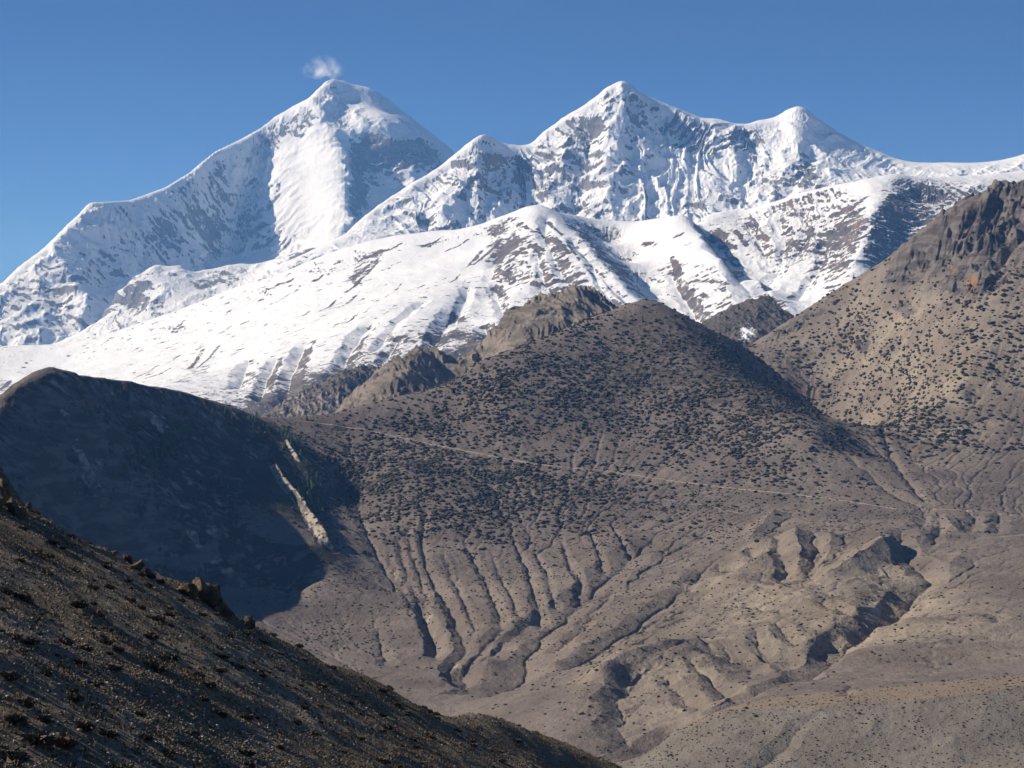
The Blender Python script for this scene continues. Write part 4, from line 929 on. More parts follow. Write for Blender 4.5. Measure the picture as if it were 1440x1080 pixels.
c = t.mix(t.ramp(t.noise(1, 3, 0.6, t.pos(14.0, 60.0, 20.0), 0.8), 0.55, 0.7), c, (0.085, 0.064, 0.042))
c = t.mix(t.math('MULTIPLY', t.ramp(n2, 0.4, 0.7), 0.7), c, (0.165, 0.125, 0.078))
c = t.mix(t.math('MULTIPLY', t.ramp(n3, 0.55, 0.72), 0.8), c, (0.27, 0.245, 0.205))
c = t.mix(t.math('MULTIPLY', t.ramp(n4, 0.6, 0.7), 0.6), c, (0.34, 0.31, 0.27))
c = t.mix(t.math('MULTIPLY', t.ramp(t.attr('ridge'), 0.2, 0.9), 0.6), c, (0.27, 0.24, 0.18))
t.color(c)
t.normal(t.bump(t.math('ADD', n3, t.math('MULTIPLY', n4, 0.6)), 0.35, 0.8))
ridge_at = blob(N, 640, 975, 140, 22, 18)
tag(build_grid('slope', N, t.m, {'ridge': ridge_at}), 'shaded near slope of brown scree falling from left to right', kind='structure')
print('near slope', round(time.time() - T0, 1))
# ------------------------------------------------------------------ 7. plants, stones, trails and small things
RNG = np.random.default_rng(7)
random.seed(7)

def mesh_from(name, co, faces, mats, midx=None, smooth=False):
    """mesh from a vertex array and an index array of equal-sized faces"""
    me = bpy.data.meshes.new(name)
    co = np.asarray(co, np.float32); f = np.asarray(faces, np.int32); k = f.shape[1]
    me.vertices.add(len(co)); me.vertices.foreach_set('co', co.ravel())
    me.loops.add(f.size); me.loops.foreach_set('vertex_index', f.ravel())
    me.polygons.add(len(f)); me.polygons.foreach_set('loop_start', np.arange(0, f.size, k, dtype=np.int32))
    if smooth: me.polygons.foreach_set('use_smooth', np.ones(len(f), bool))
    for m in mats: me.materials.append(m)
    if midx is not None: me.polygons.foreach_set('material_index', np.asarray(midx, np.int32))
    me.update(calc_edges=True)
    return me

def new_ob(name, me, loc=(0, 0, 0), rz=0.0, sc=(1, 1, 1), parent=None):
    o = bpy.data.objects.new(name, me); COL.objects.link(o)
    o.location = loc; o.rotation_euler = (0, 0, rz); o.scale = sc
    if parent is not None: o.parent = parent
    return o

def plain(name, a, b, scale, rough=0.9):
    t = NT(name, rough, 0.15)
    oi = t.n.new('ShaderNodeObjectInfo')
    f = t.math('ADD', t.ramp(t.noise(scale, 3, 0.6), 0.35, 0.65), t.math('MULTIPLY', t.math('SUBTRACT', oi.outputs['Random'], 0.5), 0.9), clamp=True)
    t.color(t.mix(f, a, b))
    return t.m

M_JUN = plain('dark_juniper_needles', (0.024, 0.026, 0.020), (0.072, 0.062, 0.048), 14.0)
M_PINE = plain('pine_needles', (0.060, 0.120, 0.045), (0.095, 0.165, 0.060), 2.0)
M_BARK = plain('bark', (0.10, 0.075, 0.055), (0.15, 0.115, 0.085), 0.5)
M_TWIG = plain('dry_thorn_twigs', (0.075, 0.060, 0.046), (0.13, 0.105, 0.078), 0.25)
M_RED = plain('rusty_dry_twigs', (0.085, 0.046, 0.033), (0.13, 0.068, 0.045), 0.25)
M_STRAW = plain('straw_grass', (0.12, 0.09, 0.05), (0.19, 0.145, 0.085), 0.2)
M_STONE = plain('scree_stone', (0.085, 0.070, 0.052), (0.19, 0.165, 0.13), 0.6)
M_CRAGR = (lambda t: (t.color(t.mix(t.ramp(t.noise(1.6, 5, 0.65), 0.35, 0.65), (0.065, 0.050, 0.034), (0.165, 0.125, 0.080))), t.normal(t.bump(t.noise(0.5, 5, 0.7), 0.35, 0.9)), t.m)[-1])(NT('brown_crag_rock', 0.95, 0.1))

# unit icosphere with 42 points
bm = bmesh.new(); bmesh.ops.create_icosphere(bm, subdivisions=2, radius=1.0)
ICO_V = np.array([v.co[:] for v in bm.verts]); ICO_F = np.array([[v.index for v in f.verts] for f in bm.faces]); bm.free()

def shrub_blob(rng):
    """lumpy low cushion, unit width"""
    v = ICO_V.copy()
    v *= (1 + 0.35 * rng.normal(size=(len(v), 1)).clip(-1.2, 1.2))
    v[:, 2] = v[:, 2] * 0.55 + 0.30
    return v * 0.5
def shrub_leafy(rng, n=110):
    """juniper: a few lumps of small sprays round short stems, unit width"""
    c = rng.normal(size=(6, 3)) * (0.2, 0.2, 0.06) + (0, 0, 0.16)
    k = rng.integers(0, 6, n)
    d = rng.normal(size=(n, 3)); d /= np.linalg.norm(d, axis=1)[:, None]
    p = c[k] + d * (0.14 + 0.12 * rng.random((n, 1))) * (1, 1, 0.8)
    p[:, 2] = np.abs(p[:, 2])
    t = np.cross(d, rng.normal(size=(n, 3))); t /= np.linalg.norm(t, axis=1)[:, None]
    b = np.cross(d, t) * 0.6 + d * 0.5
    s = (0.07 + 0.05 * rng.random((n, 1)))
    q = np.stack([p - t * s - b * s, p + t * s - b * s, p + t * s * .5 + b * s, p - t * s * .5 + b * s], 1).reshape(-1, 3)
    return q, np.arange(n * 4).reshape(n, 4)

def scatter(f, n, dens, vis_margin=3.0):
    """points on the visible ground of a field, by true ground area times a density map"""
    PV = f.proj(); rm = np.minimum.accumulate(PV, 0)
    w = f.cell * f.crow * dens * (PV <= rm + vis_margin) * (f.U > -40) * (f.U < 1480) * (PV < 1110)
    w = w.ravel(); cs = np.cumsum(w); cs /= cs[-1]
    k = np.searchsorted(cs, RNG.random(n))
    r, c = np.unravel_index(k, f.Z.shape)
    u = f.u[c] + (RNG.random(n) - .5) * f.du; d = f.d[r] * np.exp((RNG.random(n) - .5) * f.drow / F)
    d = np.clip(d, f.d[0], f.d[-1] * .999)
    x = (u - CX) / F * d
    return x, d, f.zat(x, d), PV[r, c]

slH = H.slope(H.blur(H.Z, 3))
HV = H.proj()
def B_(*a): return blob(H, *a)
clump = 0.5 + 0.7 * sstep(-0.1, 0.25, fbm(H.X / 130, H.Y / 130, 3, 0.5, 301))
open_ = 1 - 0.85 * np.clip(H.near([(412, 590), (515, 604), (640, 631), (760, 654), (905, 670), (1128, 696)], 9) + sstep(0.35, 0.8, pale), 0, 1)
d_right = np.clip(B_(1330, 500, 150, 90, 0) + B_(1200, 530, 90, 60, 20) + B_(1300, 610, 130, 25, 0) * .8 + B_(1420, 400, 60, 60, 0) + 0.6 * B_(1190, 450, 70, 40, -35), 0, 1) * (H.D > 4550)
d_cent = np.clip(B_(890, 540, 190, 90, 12) + B_(700, 560, 110, 60, 0) + B_(1060, 610, 100, 60, 25) + 0.7 * B_(560, 640, 110, 60, 10) + 0.8 * B_(640, 700, 170, 55, 0) + 0.5 * B_(800, 690, 150, 40, 10), 0, 1)
low_d = np.clip(B_(480, 860, 130, 80, 0) + B_(700, 820, 220, 90, 0) * .9 + B_(1000, 720, 250, 60, 0) * .7 + B_(1300, 700, 160, 60, 0) * .7 + B_(1100, 860, 300, 90, 0) * .55 + B_(860, 980, 130, 70, 0) * .6, 0, 1)
terr_d = (H.D < 2260) * (H.U > 860) * sstep(0.06, 0.2, slH) + 0.12 * (H.D < 2420) * (H.U > 860)
J = []
for (n, dens, w0, w1) in [(3600, d_right * clump * open_, 4.2, 14.5), (13500, d_cent * clump * open_, 3.6, 12.0), (8000, low_d * open_ * clump, 1.8, 5.2), (2600, terr_d * (0.5 + clump), 1.0, 2.6)]:
    x, y, z, pv = scatter(H, n, dens)
    w = w0 + (w1 - w0) * RNG.random(n) ** 2.0
    J.append(np.stack([x, y, z, w], 1))
nj = [len(a) for a in J]
kind_j = np.concatenate([np.full(m, i) for i, m in enumerate(nj)])
J = np.concatenate(J)
seen = J[:, 3] / J[:, 1]
big = np.argsort(-np.where(kind_j < 2, seen, 0))[:300]
isbig = np.zeros(len(J), bool); isbig[big] = True
blobs = [shrub_blob(RNG) for _ in range(9)]
rest_i = np.nonzero(~isbig)[0]
def merged(idx, flat=(0.75, 1.15)):
    vs, fs = [], []
    which = RNG.integers(0, len(blobs), len(idx)); ang = RNG.random(len(idx)) * 6.28; fl = flat[0] + (flat[1] - flat[0]) * RNG.random(len(idx))
    for b in range(len(blobs)):
        k = np.nonzero(which == b)[0]
        if not len(k): continue
        c, s_ = np.cos(ang[k])[:, None], np.sin(ang[k])[:, None]
        v = blobs[b][None]
        P = np.stack([v[..., 0] * c - v[..., 1] * s_, v[..., 0] * s_ + v[..., 1] * c, v[..., 2] * fl[k][:, None] + 0 * c], -1) * J[idx[k], 3][:, None, None] + J[idx[k], None, :3]
        n0 = sum(len(a) for a in vs)
        vs.append(P.reshape(-1, 3)); fs.append((ICO_F[None] + n0 + (np.arange(len(k)) * len(ICO_V))[:, None, None]).reshape(-1, 3))
    return np.concatenate(vs), np.concatenate(fs)
v_, f_ = merged(rest_i)
tag(new_ob('shrubs', mesh_from('shrubs', v_, f_, [M_JUN])), 'countless dark juniper and thorn shrubs dotting the brown hills, basin and terrace', kind='stuff')
protos = []
for k in range(6):
    q, qf = shrub_leafy(RNG)
    core = shrub_blob(RNG) * 0.8
    tri = np.concatenate([qf[:, [0, 1, 2]], qf[:, [0, 2, 3]]])
    protos.append(mesh_from('juniper_shrub', np.concatenate([q, core]), np.concatenate([tri, ICO_F + len(q)]), [M_JUN]))
first = {}
for n_, i in enumerate(big):
    x, y, z, w = J[i]; pk = n_ % 6
    if pk not in first: o = first[pk] = new_ob('juniper_shrub', protos[pk])
    else:
        o = first[pk].copy(); COL.objects.link(o)
    o.location = (x, y, z - 0.1 * w); o.rotation_euler = (0, 0, random.uniform(0, 6.28)); o.scale = (w * 1.15, w * 1.15, w * random.uniform(0.9, 1.3))
    if kind_j[i] == 0: tag(o, 'dark rounded juniper shrub, one of the larger dots on the sunlit right hill', 'shrub', 'large juniper shrubs on the right hill')
    else: tag(o, 'dark low juniper shrub, one of the larger dots on the central brown hill', 'shrub', 'large juniper shrubs on the central hill')

# pines on the dark left hill
def pine_mesh(rng, seed):
    vs, fs, mi = [], [], []
    for a in range(6):
        vs.append((0.018 * math.cos(a * 1.047), 0.018 * math.sin(a * 1.047), -0.03))
    vs.append((0, 0, 0.95))
    for a in range(6): fs.append((a, (a + 1) % 6, 6)); mi.append(1)
    for lv in range(11):
        h = 0.10 + 0.082 * lv; r = 0.24 * (1 - h) ** 0.8 + 0.02
        m = 9 - lv // 3; off = rng.random() * 6
        for a in range(m):
            t = off + a / m * 6.28 + rng.normal() * 0.15; rr = r * (0.75 + 0.5 * rng.random()); w = rr * 0.42
            c, s_ = math.cos(t), math.sin(t); n0 = len(vs)
            hh = h + rng.normal() * 0.015
            vs += [(0.01 * c, 0.01 * s_, hh + 0.075), (rr * c * .7 - w * s_, rr * s_ * .7 + w * c, hh - 0.01), (rr * c, rr * s_, hh - 0.045), (rr * c * .7 + w * s_, rr * s_ * .7 - w * c, hh - 0.01)]
            fs += [(n0, n0 + 1, n0 + 2), (n0, n0 + 2, n0 + 3)]; mi += [0, 0]
    return mesh_from('pine_tree', vs, fs, [M_PINE, M_BARK], mi)
pines = [pine_mesh(np.random.default_rng(40 + k), k) for k in range(4)]
dp = np.clip(B_(165, 585, 55, 30, 10) + B_(40, 590, 40, 35, 0) + B_(235, 600, 55, 35, 10) + 0.9 * B_(405, 615, 30, 25, 30) + 0.9 * B_(440, 680, 26, 34, 20) + 0.7 * B_(330, 590, 60, 14, 12) + 0.8 * B_(195, 650, 50, 30, 0) + 0.35 * B_(300, 700, 90, 60, 0) + 0.4 * B_(470, 740, 26, 24, 30), 0, 1) ** 2 * (1 - sstep(0.3, 0.7, pale)) * (0.15 + sstep(-0.05, 0.3, fbm(H.X / 90, H.Y / 90, 3, 0.5, 311))) * (H.U < 505)
x, y, z, pv = scatter(H, 299, dp, 1.0)
pfirst = {}
for i in range(299):
    k = i % 4; h = 10 + 10 * random.random() ** 1.3
    if k not in pfirst: o = pfirst[k] = new_ob('pine_tree', pines[k])
    else: o = pfirst[k].copy(); COL.objects.link(o)
    o.location = (x[i], y[i], z[i] - 0.5); o.rotation_euler = (0, 0, random.uniform(0, 6.28)); o.scale = (h * 1.15, h * 1.15, h)
    uu = CX + F * x[i] / y[i]
    if uu > 370: tag(o, 'small green pine at the right edge of the shaded left hill, near the pale cliff', 'tree', 'pines round the pale cliff')
    else: tag(o, 'small dark green pine in the wooded patches of the shaded left hill', 'tree', 'pines on the shaded left hill')
dd_ = H.hit(233, 800)
o = pines[1].copy(); o = new_ob('pine_tree', pines[1], ((233 - CX) / F * dd_, dd_, float(H.zat((233 - CX) / F * dd_, dd_)) - 1), 0.4, (19, 19, 24))
tag(o, 'lone taller pine just above the edge of the near slope, left of the big outcrop', 'tree')

# trails across the hills
t = NT('pale_trail_dust', 0.95, 0.1)
t.color(t.mix(t.ramp(t.noise(6.0, 4, 0.6), 0.35, 0.65), (0.26, 0.222, 0.172), (0.39, 0.335, 0.262)))
M_TRAIL = t.m
def trail(name, line, width, label):
    pts = []
    for a, b in zip(line[:-1], line[1:]):
        for k in range(8): pts.append((a[0] + (b[0] - a[0]) * k / 8, a[1] + (b[1] - a[1]) * k / 8))
    pts.append(line[-1])
    xy = np.array(H.ground(pts)); keep = [0]
    # drop points that jumped over a rise
    for i in range(1, len(xy)):
        if abs(xy[i, 1] - xy[keep[-1], 1]) < 260: keep.append(i)
    xy = xy[keep]
    for _ in range(2): xy[1:-1] = (xy[:-2] + 2 * xy[1:-1] + xy[2:]) / 4
    L = np.concatenate([[0], np.cumsum(np.hypot(*np.diff(xy, axis=0).T))]); n = max(8, int(L[-1] / 4))
    s_ = np.linspace(0, L[-1], n); X = np.interp(s_, L, xy[:, 0]); Y = np.interp(s_, L, xy[:, 1])
    tx, ty = np.gradient(X), np.gradient(Y); m = np.hypot(tx, ty) + 1e-9; nx, ny = -ty / m, tx / m
    W = width * 1.1 * np.clip(0.8 + 0.9 * perlin(s_ / 55, s_ * 0, 5), 0.4, 1.4)
    rows = []
    for k in (-1, -0.4, 0.4, 1):
        px, py = X + nx * W * k / 2, Y + ny * W * k / 2
        rows.append(np.stack([px, py, H.zat(px, py) + (0.35 if abs(k) < 1 else -0.3)], -1))
    V = np.stack(rows, 1).reshape(-1, 3)
    i = np.arange(n - 1)[:, None] * 4 + np.arange(3)[None]
    fc_ = np.stack([i, i + 1, i + 5, i + 4], -1).reshape(-1, 4)
    return tag(new_ob(name, mesh_from(name, V, fc_, [M_TRAIL], smooth=True)), label, kind='structure')
trail('path', [(412, 591), (450, 595), (515, 604), (560, 615), (640, 631), (700, 643), (760, 654), (850, 662), (905, 670), (950, 677), (1000, 683), (1050, 689), (1128, 696), (1200, 706), (1262, 716)], 5.5, 'pale trail slanting across the central hill')
trail('path', [(1312, 716), (1350, 717), (1400, 722), (1440, 726), (1480, 728)], 6.0, 'pale trail at the right edge of the basin')
trail('path', [(1376, 757), (1410, 755), (1440, 752), (1480, 750)], 5.0, 'short pale trail on the rise at the right edge')
trail('path', [(1010, 690), (960, 695), (930, 702), (1000, 712), (1040, 722)], 2.5, 'faint bent footpath below the main trail')

# tiny buildings on the saddle
t = NT('whitewash', 0.9, 0.1); t.color((0.62, 0.60, 0.56)); M_WHITE = t.m
t = NT('mud_wall', 0.95, 0.1); t.color(t.mix(t.ramp(t.noise(1.5, 3), 0.4, 0.6), (0.26, 0.21, 0.16), (0.33, 0.27, 0.2))); M_MUD = t.m
def box(bm_, x0, x1, y0, y1, z0, z1):
    vs = [bm_.verts.new(p) for p in ((x0, y0, z0), (x1, y0, z0), (x1, y1, z0), (x0, y1, z0), (x0, y0, z1), (x1, y0, z1), (x1, y1, z1), (x0, y1, z1))]
    for f in ((0, 3, 2, 1), (4, 5, 6, 7), (0, 1, 5, 4), (1, 2, 6, 5), (2, 3, 7, 6), (3, 0, 4, 7)): bm_.faces.new([vs[i] for i in f])
def bm_ob(name, fn, mat, parent=None):
    b = bmesh.new(); fn(b); me = bpy.data.meshes.new(name); b.to_mesh(me); b.free(); me.materials.append(mat)
    return new_ob(name, me, parent=parent)
def at(u, v):
    d = H.hit(u, v); x = (u - CX) / F * d
    return x, d, float(H.zat(x, d))
e = bpy.data.objects.new('stone_hut', None); COL.objects.link(e); e.location = at(398.5, 590.5)
bm_ob('wall', lambda b: (box(b, -4, 4, -2.5, 2.5, -2, 4.2), box(b, 4, 6.5, -2, 2, -2, 2.6)), M_WHITE, e)
bm_ob('roof', lambda b: (box(b, -4.3, 4.3, -2.8, 2.8, 4.2, 4.6), box(b, 4.3, 6.7, -2.2, 2.2, 2.6, 2.9)), M_MUD, e)
tag(e, 'tiny whitewashed hut on the saddle between the left and central hills', 'hut')
e = bpy.data.objects.new('ruined_tower', None); COL.objects.link(e); e.location = at(515, 603)
bm_ob('wall', lambda b: (box(b, -3.2, 3.2, -3, 3, -2, 9), box(b, -3.2, -1, -3, 3, 9, 11.5), box(b, 1.6, 3.2, -3, 1, 9, 10.2)), M_MUD, e)
tag(e, 'small ruined mud tower beside the trail on the central hill', 'ruin')

# ------------------------------------------------------------------ 8. the near slope: outcrops, bushes, stones
def rock_mesh(rng, sub, cuts=16, rough=0.10, squash=(1, 1, 1)):
    b = bmesh.new(); bmesh.ops.create_icosphere(b, subdivisions=sub, radius=1.0)
    v = np.array([p.co[:] for p in b.verts]); f = np.array([[p.index for p in q.verts] for q in b.faces]); b.free()
    for _ in range(cuts):
        n = rng.normal(size=3); n /= np.linalg.norm(n); off = 0.42 + 0.42 * rng.random()
        d = v @ n - off; v -= np.maximum(d, 0)[:, None] * n
    s0 = rng.random() * 50
    d = ridged(v[:, 0] * 1.1 + v[:, 2] * 0.6 + s0, v[:, 1] * 1.1 - v[:, 2] * 0.8 + s0, 5, 0.55, 3) - 0.4
    d2 = ridged(v[:, 0] * 3.1 + s0, v[:, 1] * 2.2 + v[:, 2] * 3.0 + s0, 3, 0.6, 8) - 0.4
    v *= (1 + rough * 2.0 * d + rough * 0.9 * d2)[:, None]
    return v * np.array(squash), f
def outcrop(label, lumps, group=None):
    """one crag of several grown-together blocks; lumps are (u, v, width in photo pixels, height ratio)"""
    vs, fs = [], []
    rng = np.random.default_rng(int(abs(lumps[0][0]) * 7 + 3))
    base = None
    for (u, v, w, hr) in lumps:
        w *= 1.4
        d = N.hit(u, v + w * 0.45) + 0.3; x = (u - CX) / F * d
        s_ = w / F * d * 0.55
        q, f = rock_mesh(rng, 4, 26, 0.20, (1.0, 1.15, hr * 0.95))
        z = float(N.zat(x, d))
        p = q * s_ + np.array([x, d, z + s_ * hr * 0.35])
        if base is None: base = np.array([x, d, z])
        fs.append(f + sum(len(a) for a in vs)); vs.append(p)
    o = new_ob('rock_outcrop', mesh_from('rock_outcrop', np.concatenate(vs) - base, np.concatenate(fs), [M_CRAGR]), tuple(base))
    return tag(o, label, 'rock', group)
outcrop('dark jagged crag at the left edge on top of the near slope', [(-8, 690, 40, 1.2), (6, 694, 26, 1.4), (18, 707, 22, 1.1), (30, 718, 18, 1.0), (-20, 680, 40, 1.2)])
def boulders(label, group, lumps):
    rng = np.random.default_rng(int(lumps[0][0]))
    for (u, v, w, hr) in lumps:
        d = N.hit(u, v + w * 0.45) + 0.3; x = (u - CX) / F * d; sz = w * 1.55 / F * d * 0.55
        q, f = rock_mesh(rng, 4, 24, 0.2, (1.0, 1.1, hr))
        o = new_ob('boulder', mesh_from('boulder', q * sz, f, [M_CRAGR]), (x, d, float(N.zat(x, d)) + sz * hr * 0.3))
        tag(o, label, 'rock', group)
boulders('small sunlit block just right of the dark crag at the left edge', 'blocks beside the left crag', [(40, 712, 9, 1.2), (52, 716, 8, 1.2), (66, 722, 9, 0.9), (76, 732, 9, 0.8)])
boulders('lone knobbly rock on the skyline left of the long rock chain', 'knob left of the rock chain', [(92, 740, 12, 1.1)])
boulders('brown rock in the broken chain along the edge of the near slope', 'rock chain on the edge of the near slope', [(112, 750, 10, 1.1), (121, 753, 9, 1.0), (130, 757, 9, 1.1), (139, 762, 9, 0.9), (147, 764, 8, 1.1), (156, 769, 10, 0.9), (165, 774, 12, 1.2), (174, 780, 12, 1.1), (182, 787, 12, 1.2), (192, 795, 14, 1.1), (206, 804, 13, 1.0), (214, 809, 9, 0.8), (160, 776, 9, 0.8), (186, 797, 9, 0.8), (148, 771, 7, 0.8)])
outcrop('biggest rounded brown outcrop with a sunlit left side and black shadow', [(268, 826, 24, 1.15), (281, 826, 28, 1.3), (295, 834, 28, 1.25), (308, 845, 26, 1.0), (320, 856, 20, 0.9), (256, 824, 14, 0.7)])
outcrop('upright rock pillar at the right end of the outcrops', [(341, 853, 14, 1.5), (346, 861, 17, 1.4), (352, 874, 16, 1.1), (347, 870, 12, 1.2)])

vN = N.proj()
def bush_mesh(rng, mat, n=170):
    """dry dome of thin twigs, unit width"""
    th = rng.random(n) * 6.283; el = np.arccos(rng.random(n) * 0.95) ; r = 0.34 + 0.2 * rng.random(n)
    tip = np.stack([np.cos(th) * np.sin(el) * r, np.sin(th) * np.sin(el) * r, np.cos(el) * r * 0.95 + 0.02], -1)
    root = tip * 0.12 + rng.normal(size=(n, 3)) * (0.05, 0.05, 0.0); root[:, 2] = -0.03
    mid = (root * .45 + tip * .55) + rng.normal(size=(n, 3)) * 0.04
    side = np.cross(tip - root, rng.normal(size=(n, 3))); side /= np.linalg.norm(side, axis=1)[:, None] + 1e-9
    w = 0.016
    V = np.stack([root - side * w * .6, root + side * w * .6, mid + side * w, tip, mid - side * w * 1.2, mid + side * 0.11 + (0, 0, 0.05), mid - side * 0.10 + (0, 0, 0.07)], 1)
    k = np.arange(n)[:, None] * 7
    f = np.concatenate([k + np.array([[0, 1, 2]]), k + np.array([[0, 2, 4]]), k + np.array([[4, 2, 3]]), k + np.array([[2, 5, 3]]), k + np.array([[4, 3, 6]])])
    return mesh_from('thorn_bush', V.reshape(-1, 3), f, [mat])
bush_p = [bush_mesh(np.random.default_rng(70 + k), M_TWIG) for k in range(5)]
bush_r = bush_mesh(np.random.default_rng(90), M_RED)
bush_s = bush_mesh(np.random.default_rng(91), M_STRAW, 120)
densN = 0.55 + 1.6 * blob(N, 60, 1000, 170, 110, 20) + 0.8 * blob(N, 250, 900, 150, 90, 20) + 0.5 * blob(N, 650, 1010, 160, 40, 20)
x, y, z, pv = scatter(N, 275, densN / N.D ** 0.45, 1.0)
# the conspicuous ones
spot = [(20, 1015, 0.95), (52, 1045, 1.25), (15, 1070, 1.2), (118, 1025, 0.9), (150, 1035, 0.95), (12, 955, 0.9), (230, 930, 1.0), (40, 905, 0.9), (148, 905, 0.8), (220, 873, 0.9), (345, 1012, 0.9), (310, 1005, 0.7), (268, 1035, 0.8), (36, 845, 0.9), (160, 942, 0.8), (505, 1040, 0.8), (395, 920, 0.6), (130, 850, 0.6), (285, 985, 0.7), (665, 1050, 0.8), (705, 1072, 0.9), (580, 1040, 0.7), (105, 985, 0.8), (85, 940, 0.7)]
items = [((u - CX) / F * N.hit(u, v), N.hit(u, v), None, w) for u, v, w in spot] + [(x[i], y[i], z[i], 0.34 + 0.75 * random.random() ** 1.8) for i in range(len(x))]
bfirst = {}
red_u = [(220, 875), (565, 1040), (110, 1028), (580, 1000), (470, 990), (350, 880), (690, 1060)]
for i, (bx, by, bz, w) in enumerate(items):
    if bz is None: bz = float(N.zat(bx, by))
    kd = 'dry'
    if i >= len(spot) and i % 19 == 0: kd = 'red'
    elif i >= len(spot) and i % 7 == 3: kd = 'straw'
    me = {'dry': bush_p[i % 5], 'red': bush_r, 'straw': bush_s}[kd]
    if me.name not in bfirst: o = bfirst[me.name] = new_ob('thorn_bush', me)
    else: o = bfirst[me.name].copy(); COL.objects.link(o)
    o.location = (bx, by, bz - 0.03); o.rotation_euler = (0, 0, random.uniform(0, 6.28)); w *= 1.2; o.scale = (w * 1.15, w * 1.15, w * random.uniform(0.75, 1.0))
    uu, vv = CX + F * bx / by, CY - F * bz / by
    if i < len(spot):
        big_l = ['largest dark bushes in the lower left corner of the near slope' if (uu < 170 and vv > 940) else 'dark bushes with long shadows on the open scree'][0]
        tag(o, 'large dark thorn bush in the lower left corner of the near slope' if (uu < 170 and vv > 940) else 'dark thorn bush throwing a long shadow down the open near scree', 'bush', big_l)
    elif kd == 'red': tag(o, 'small rusty red dry bush on the near scree slope', 'bush', 'rusty bushes on the near slope')
    elif kd == 'straw': tag(o, 'small straw coloured tuft bush on the near scree slope', 'bush', 'straw tufts on the near slope')
    else: tag(o, 'small grey brown thorn bush on the near scree slope', 'bush', 'small thorn bushes on the near slope')

# stones and grass tufts too many to count
def stones(n, dens, smin, smax, mats, name, label, zscale=0.7):
    x, y, z, pv = scatter(N, n, dens, 2.0)
    cube = np.array([(a, b, c) for a in (-1, 1) for b in (-1, 1) for c in (-1, 1)], float)
    cf = np.array([(0, 1, 3, 2), (4, 6, 7, 5), (0, 4, 5, 1), (2, 3, 7, 6), (0, 2, 6, 4), (1, 5, 7, 3)])
    s_ = smin * (smax / smin) ** (RNG.random(n) ** 2.2)
    V = cube[None] * (0.65 + 0.6 * RNG.random((n, 8, 1))) * (0.6 + 0.6 * RNG.random((n, 1, 3))) * (1, 1, zscale)
    a = RNG.random(n) * 6.28; b = RNG.normal(size=n) * 0.4
    ca, sa, cb, sb = np.cos(a)[:, None], np.sin(a)[:, None], np.cos(b)[:, None], np.sin(b)[:, None]
    X0, Y0, Z0 = V[..., 0] * cb - V[..., 2] * sb, V[..., 1], V[..., 0] * sb + V[..., 2] * cb
    P = np.stack([X0 * ca - Y0 * sa, X0 * sa + Y0 * ca, Z0], -1) * (s_ * 0.5)[:, None, None] + np.stack([x, y, z + s_ * 0.12], -1)[:, None]
    f = (cf[None] + (np.arange(n) * 8)[:, None, None]).reshape(-1, 4)
    mi = np.repeat((RNG.random(n) * len(mats)).astype(int), 6)
    tag(new_ob(name, mesh_from(name, P.reshape(-1, 3), f, mats, mi)), label, kind='stuff')
t = NT('pale_stone', 0.9, 0.2); t.color(t.mix(t.ramp(t.noise(0.4, 3), 0.4, 0.6), (0.24, 0.22, 0.19), (0.36, 0.34, 0.30))); M_PALE = t.m
t = NT('tan_stone', 0.9, 0.2); t.color(t.mix(t.ramp(t.noise(0.4, 3), 0.4, 0.6), (0.13, 0.095, 0.06), (0.21, 0.16, 0.105))); M_TAN = t.m
band = 0.4 + 1.2 * sstep(0.0, 0.3, fbm((N.X * 0.9 + N.Y * 0.45) / 16, (N.Y * 0.9 - N.X * 0.45) / 60, 3, 0.5, 401)) + 1.0 * blob(N, 650, 990, 150, 30, 22) + 0.6 * blob(N, 250, 1000, 150, 60, 25)
stones(60000, band / N.D ** 0.8, 0.04, 0.19, [M_STONE, M_TAN, M_STONE, M_TAN, M_STONE, M_TAN, M_STONE, M_TAN, M_STONE, M_PALE], 'gravel', 'loose grey and tan stones strewn over the near scree slope')
def tufts(n, dens):
    x, y, z, pv = scatter(N, n, dens, 1.0)
    m = 9
    th = RNG.random((n, m)) * 6.28; h = (0.10 + 0.16 * RNG.random((n, 1))) * (0.7 + 0.5 * RNG.random((n, m)))
    root = np.stack([np.cos(th) * 0.04, np.sin(th) * 0.04, 0 * th - 0.02], -1); tip = np.stack([np.cos(th) * h * .7, np.sin(th) * h * .7, h], -1)
    sd = np.stack([-np.sin(th), np.cos(th), 0 * th], -1) * 0.035
    P = np.stack([root - sd, root + sd, tip], 2) + np.stack([x, y, z], -1)[:, None, None]
    tag(new_ob('grass', mesh_from('grass', P.reshape(-1, 3), np.arange(n * m * 3).reshape(-1, 3), [M_STRAW, M_TWIG], np.repeat((RNG.random(n) * 2.6).astype(int).clip(0, 1), m))), 'short dry grass tufts scattered over the near slope', kind='stuff')
tufts(6000, (0.4 + sstep(-0.1, 0.3, fbm(N.X / 14, N.Y / 14, 3, 0.5, 411))) / N.D ** 0.6)

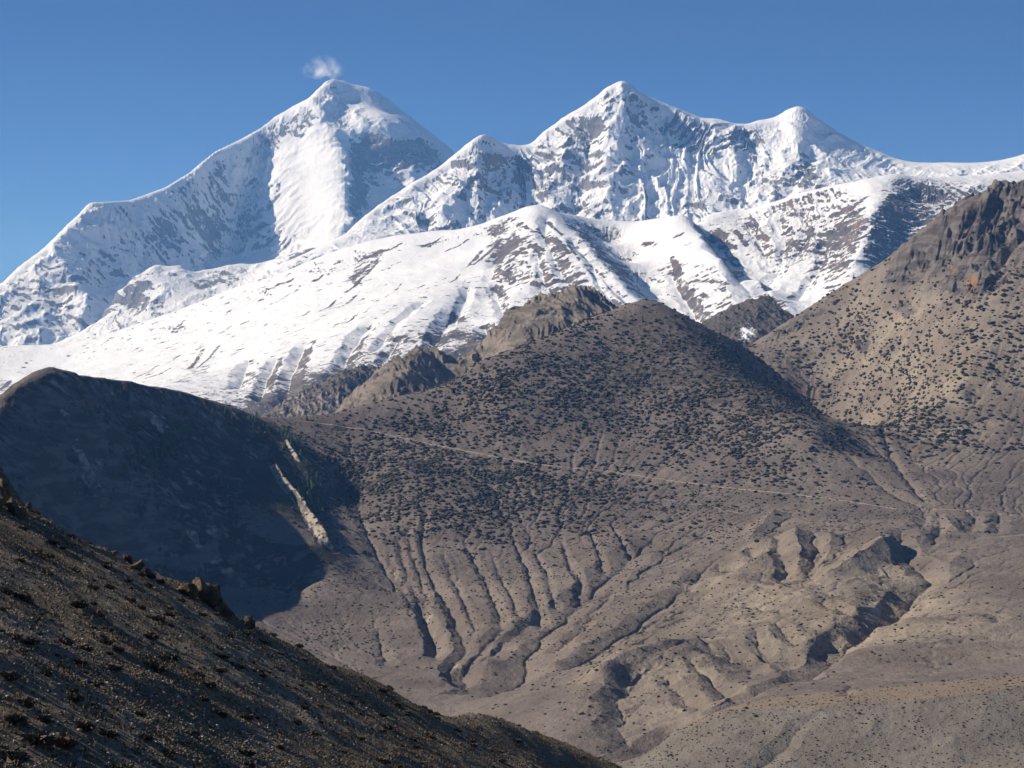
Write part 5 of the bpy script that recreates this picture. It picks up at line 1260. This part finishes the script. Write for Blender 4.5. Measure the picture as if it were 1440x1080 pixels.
# ------------------------------------------------------------------ 9. wind plume on the summit, and the air
def vol_mesh(name, x0, x1, y0, y1, z0, z1, m):
    b = bmesh.new(); box(b, x0, x1, y0, y1, z0, z1); bmesh.ops.recalc_face_normals(b, faces=b.faces)
    me = bpy.data.meshes.new(name); b.to_mesh(me); b.free(); me.materials.append(m)
    return new_ob(name, me)
TOP = max(float(A.Z.max()), 4300.0) + 8.0
m = bpy.data.materials.new('blown_snow'); m.use_nodes = True
n_, l_ = m.node_tree.nodes, m.node_tree.links
n_.clear(); out = n_.new('ShaderNodeOutputMaterial'); pvn = n_.new('ShaderNodeVolumePrincipled')
pvn.inputs['Color'].default_value = (1, 1, 1, 1); pvn.inputs['Anisotropy'].default_value = 0.2
tc = n_.new('ShaderNodeTexCoord')
def M2(op, a, b=0.0, clamp=False):
    q = n_.new('ShaderNodeMath'); q.operation = op; q.use_clamp = clamp
    for i, v in enumerate((a, b)):
        if isinstance(v, (int, float)): q.inputs[i].default_value = v
        else: l_.new(v, q.inputs[i])
    return q.outputs[0]
gd = n_.new('ShaderNodeVectorMath'); gd.operation = 'LENGTH'
mp = n_.new('ShaderNodeMapping'); l_.new(tc.outputs['Generated'], mp.inputs['Vector'])
mp.inputs['Location'].default_value = (-1.0, -1.0, -0.30); mp.inputs['Scale'].default_value = (2.0, 2.0, 1.25)
l_.new(mp.outputs[0], gd.inputs[0])
nz = n_.new('ShaderNodeTexNoise'); nz.inputs['Scale'].default_value = 2.3; nz.inputs['Detail'].default_value = 6; nz.inputs['Roughness'].default_value = 0.62; nz.inputs['Distortion'].default_value = 0.5
mp2 = n_.new('ShaderNodeMapping'); mp2.inputs['Scale'].default_value = (2.0, 1.0, 0.8); mp2.inputs['Rotation'].default_value = (0, 0.5, 0); l_.new(tc.outputs['Generated'], mp2.inputs['Vector']); l_.new(mp2.outputs[0], nz.inputs['Vector'])
fal = M2('SUBTRACT', 1.0, gd.outputs['Value'], True)
dn = M2('MULTIPLY', fal, M2('SUBTRACT', nz.outputs['Fac'], 0.46, True), True)
l_.new(M2('MULTIPLY', dn, 0.06), pvn.inputs['Density'])
l_.new(pvn.outputs[0], out.inputs['Volume'])
px, _, _ = wpt(456, 100, 27000)
cl = vol_mesh('cloud', px - 330, px + 300, 26800, 27250, TOP + 3, TOP + 330, m)
tag(cl, 'thin white plume of snow blowing off the highest summit', kind='stuff')

hm = bpy.data.materials.new('thin_blue_air'); hm.use_nodes = True
n_, l_ = hm.node_tree.nodes, hm.node_tree.links
n_.clear(); out = n_.new('ShaderNodeOutputMaterial'); pvn = n_.new('ShaderNodeVolumePrincipled')
pvn.inputs['Color'].default_value = (0.20, 0.48, 1.0, 1); pvn.inputs['Absorption Color'].default_value = (1, 1, 1, 1); pvn.inputs['Density'].default_value = 1.7e-5; pvn.inputs['Anisotropy'].default_value = 0.0
l_.new(pvn.outputs[0], out.inputs['Volume'])
hz = vol_mesh('haze', -46000, 46000, -21000, 61000, -1401, TOP, hm)
tag(hz, 'thin blue air between the camera and the far peaks', kind='stuff')
print('done', round(time.time() - T0, 1), 'objects', len(bpy.data.objects))
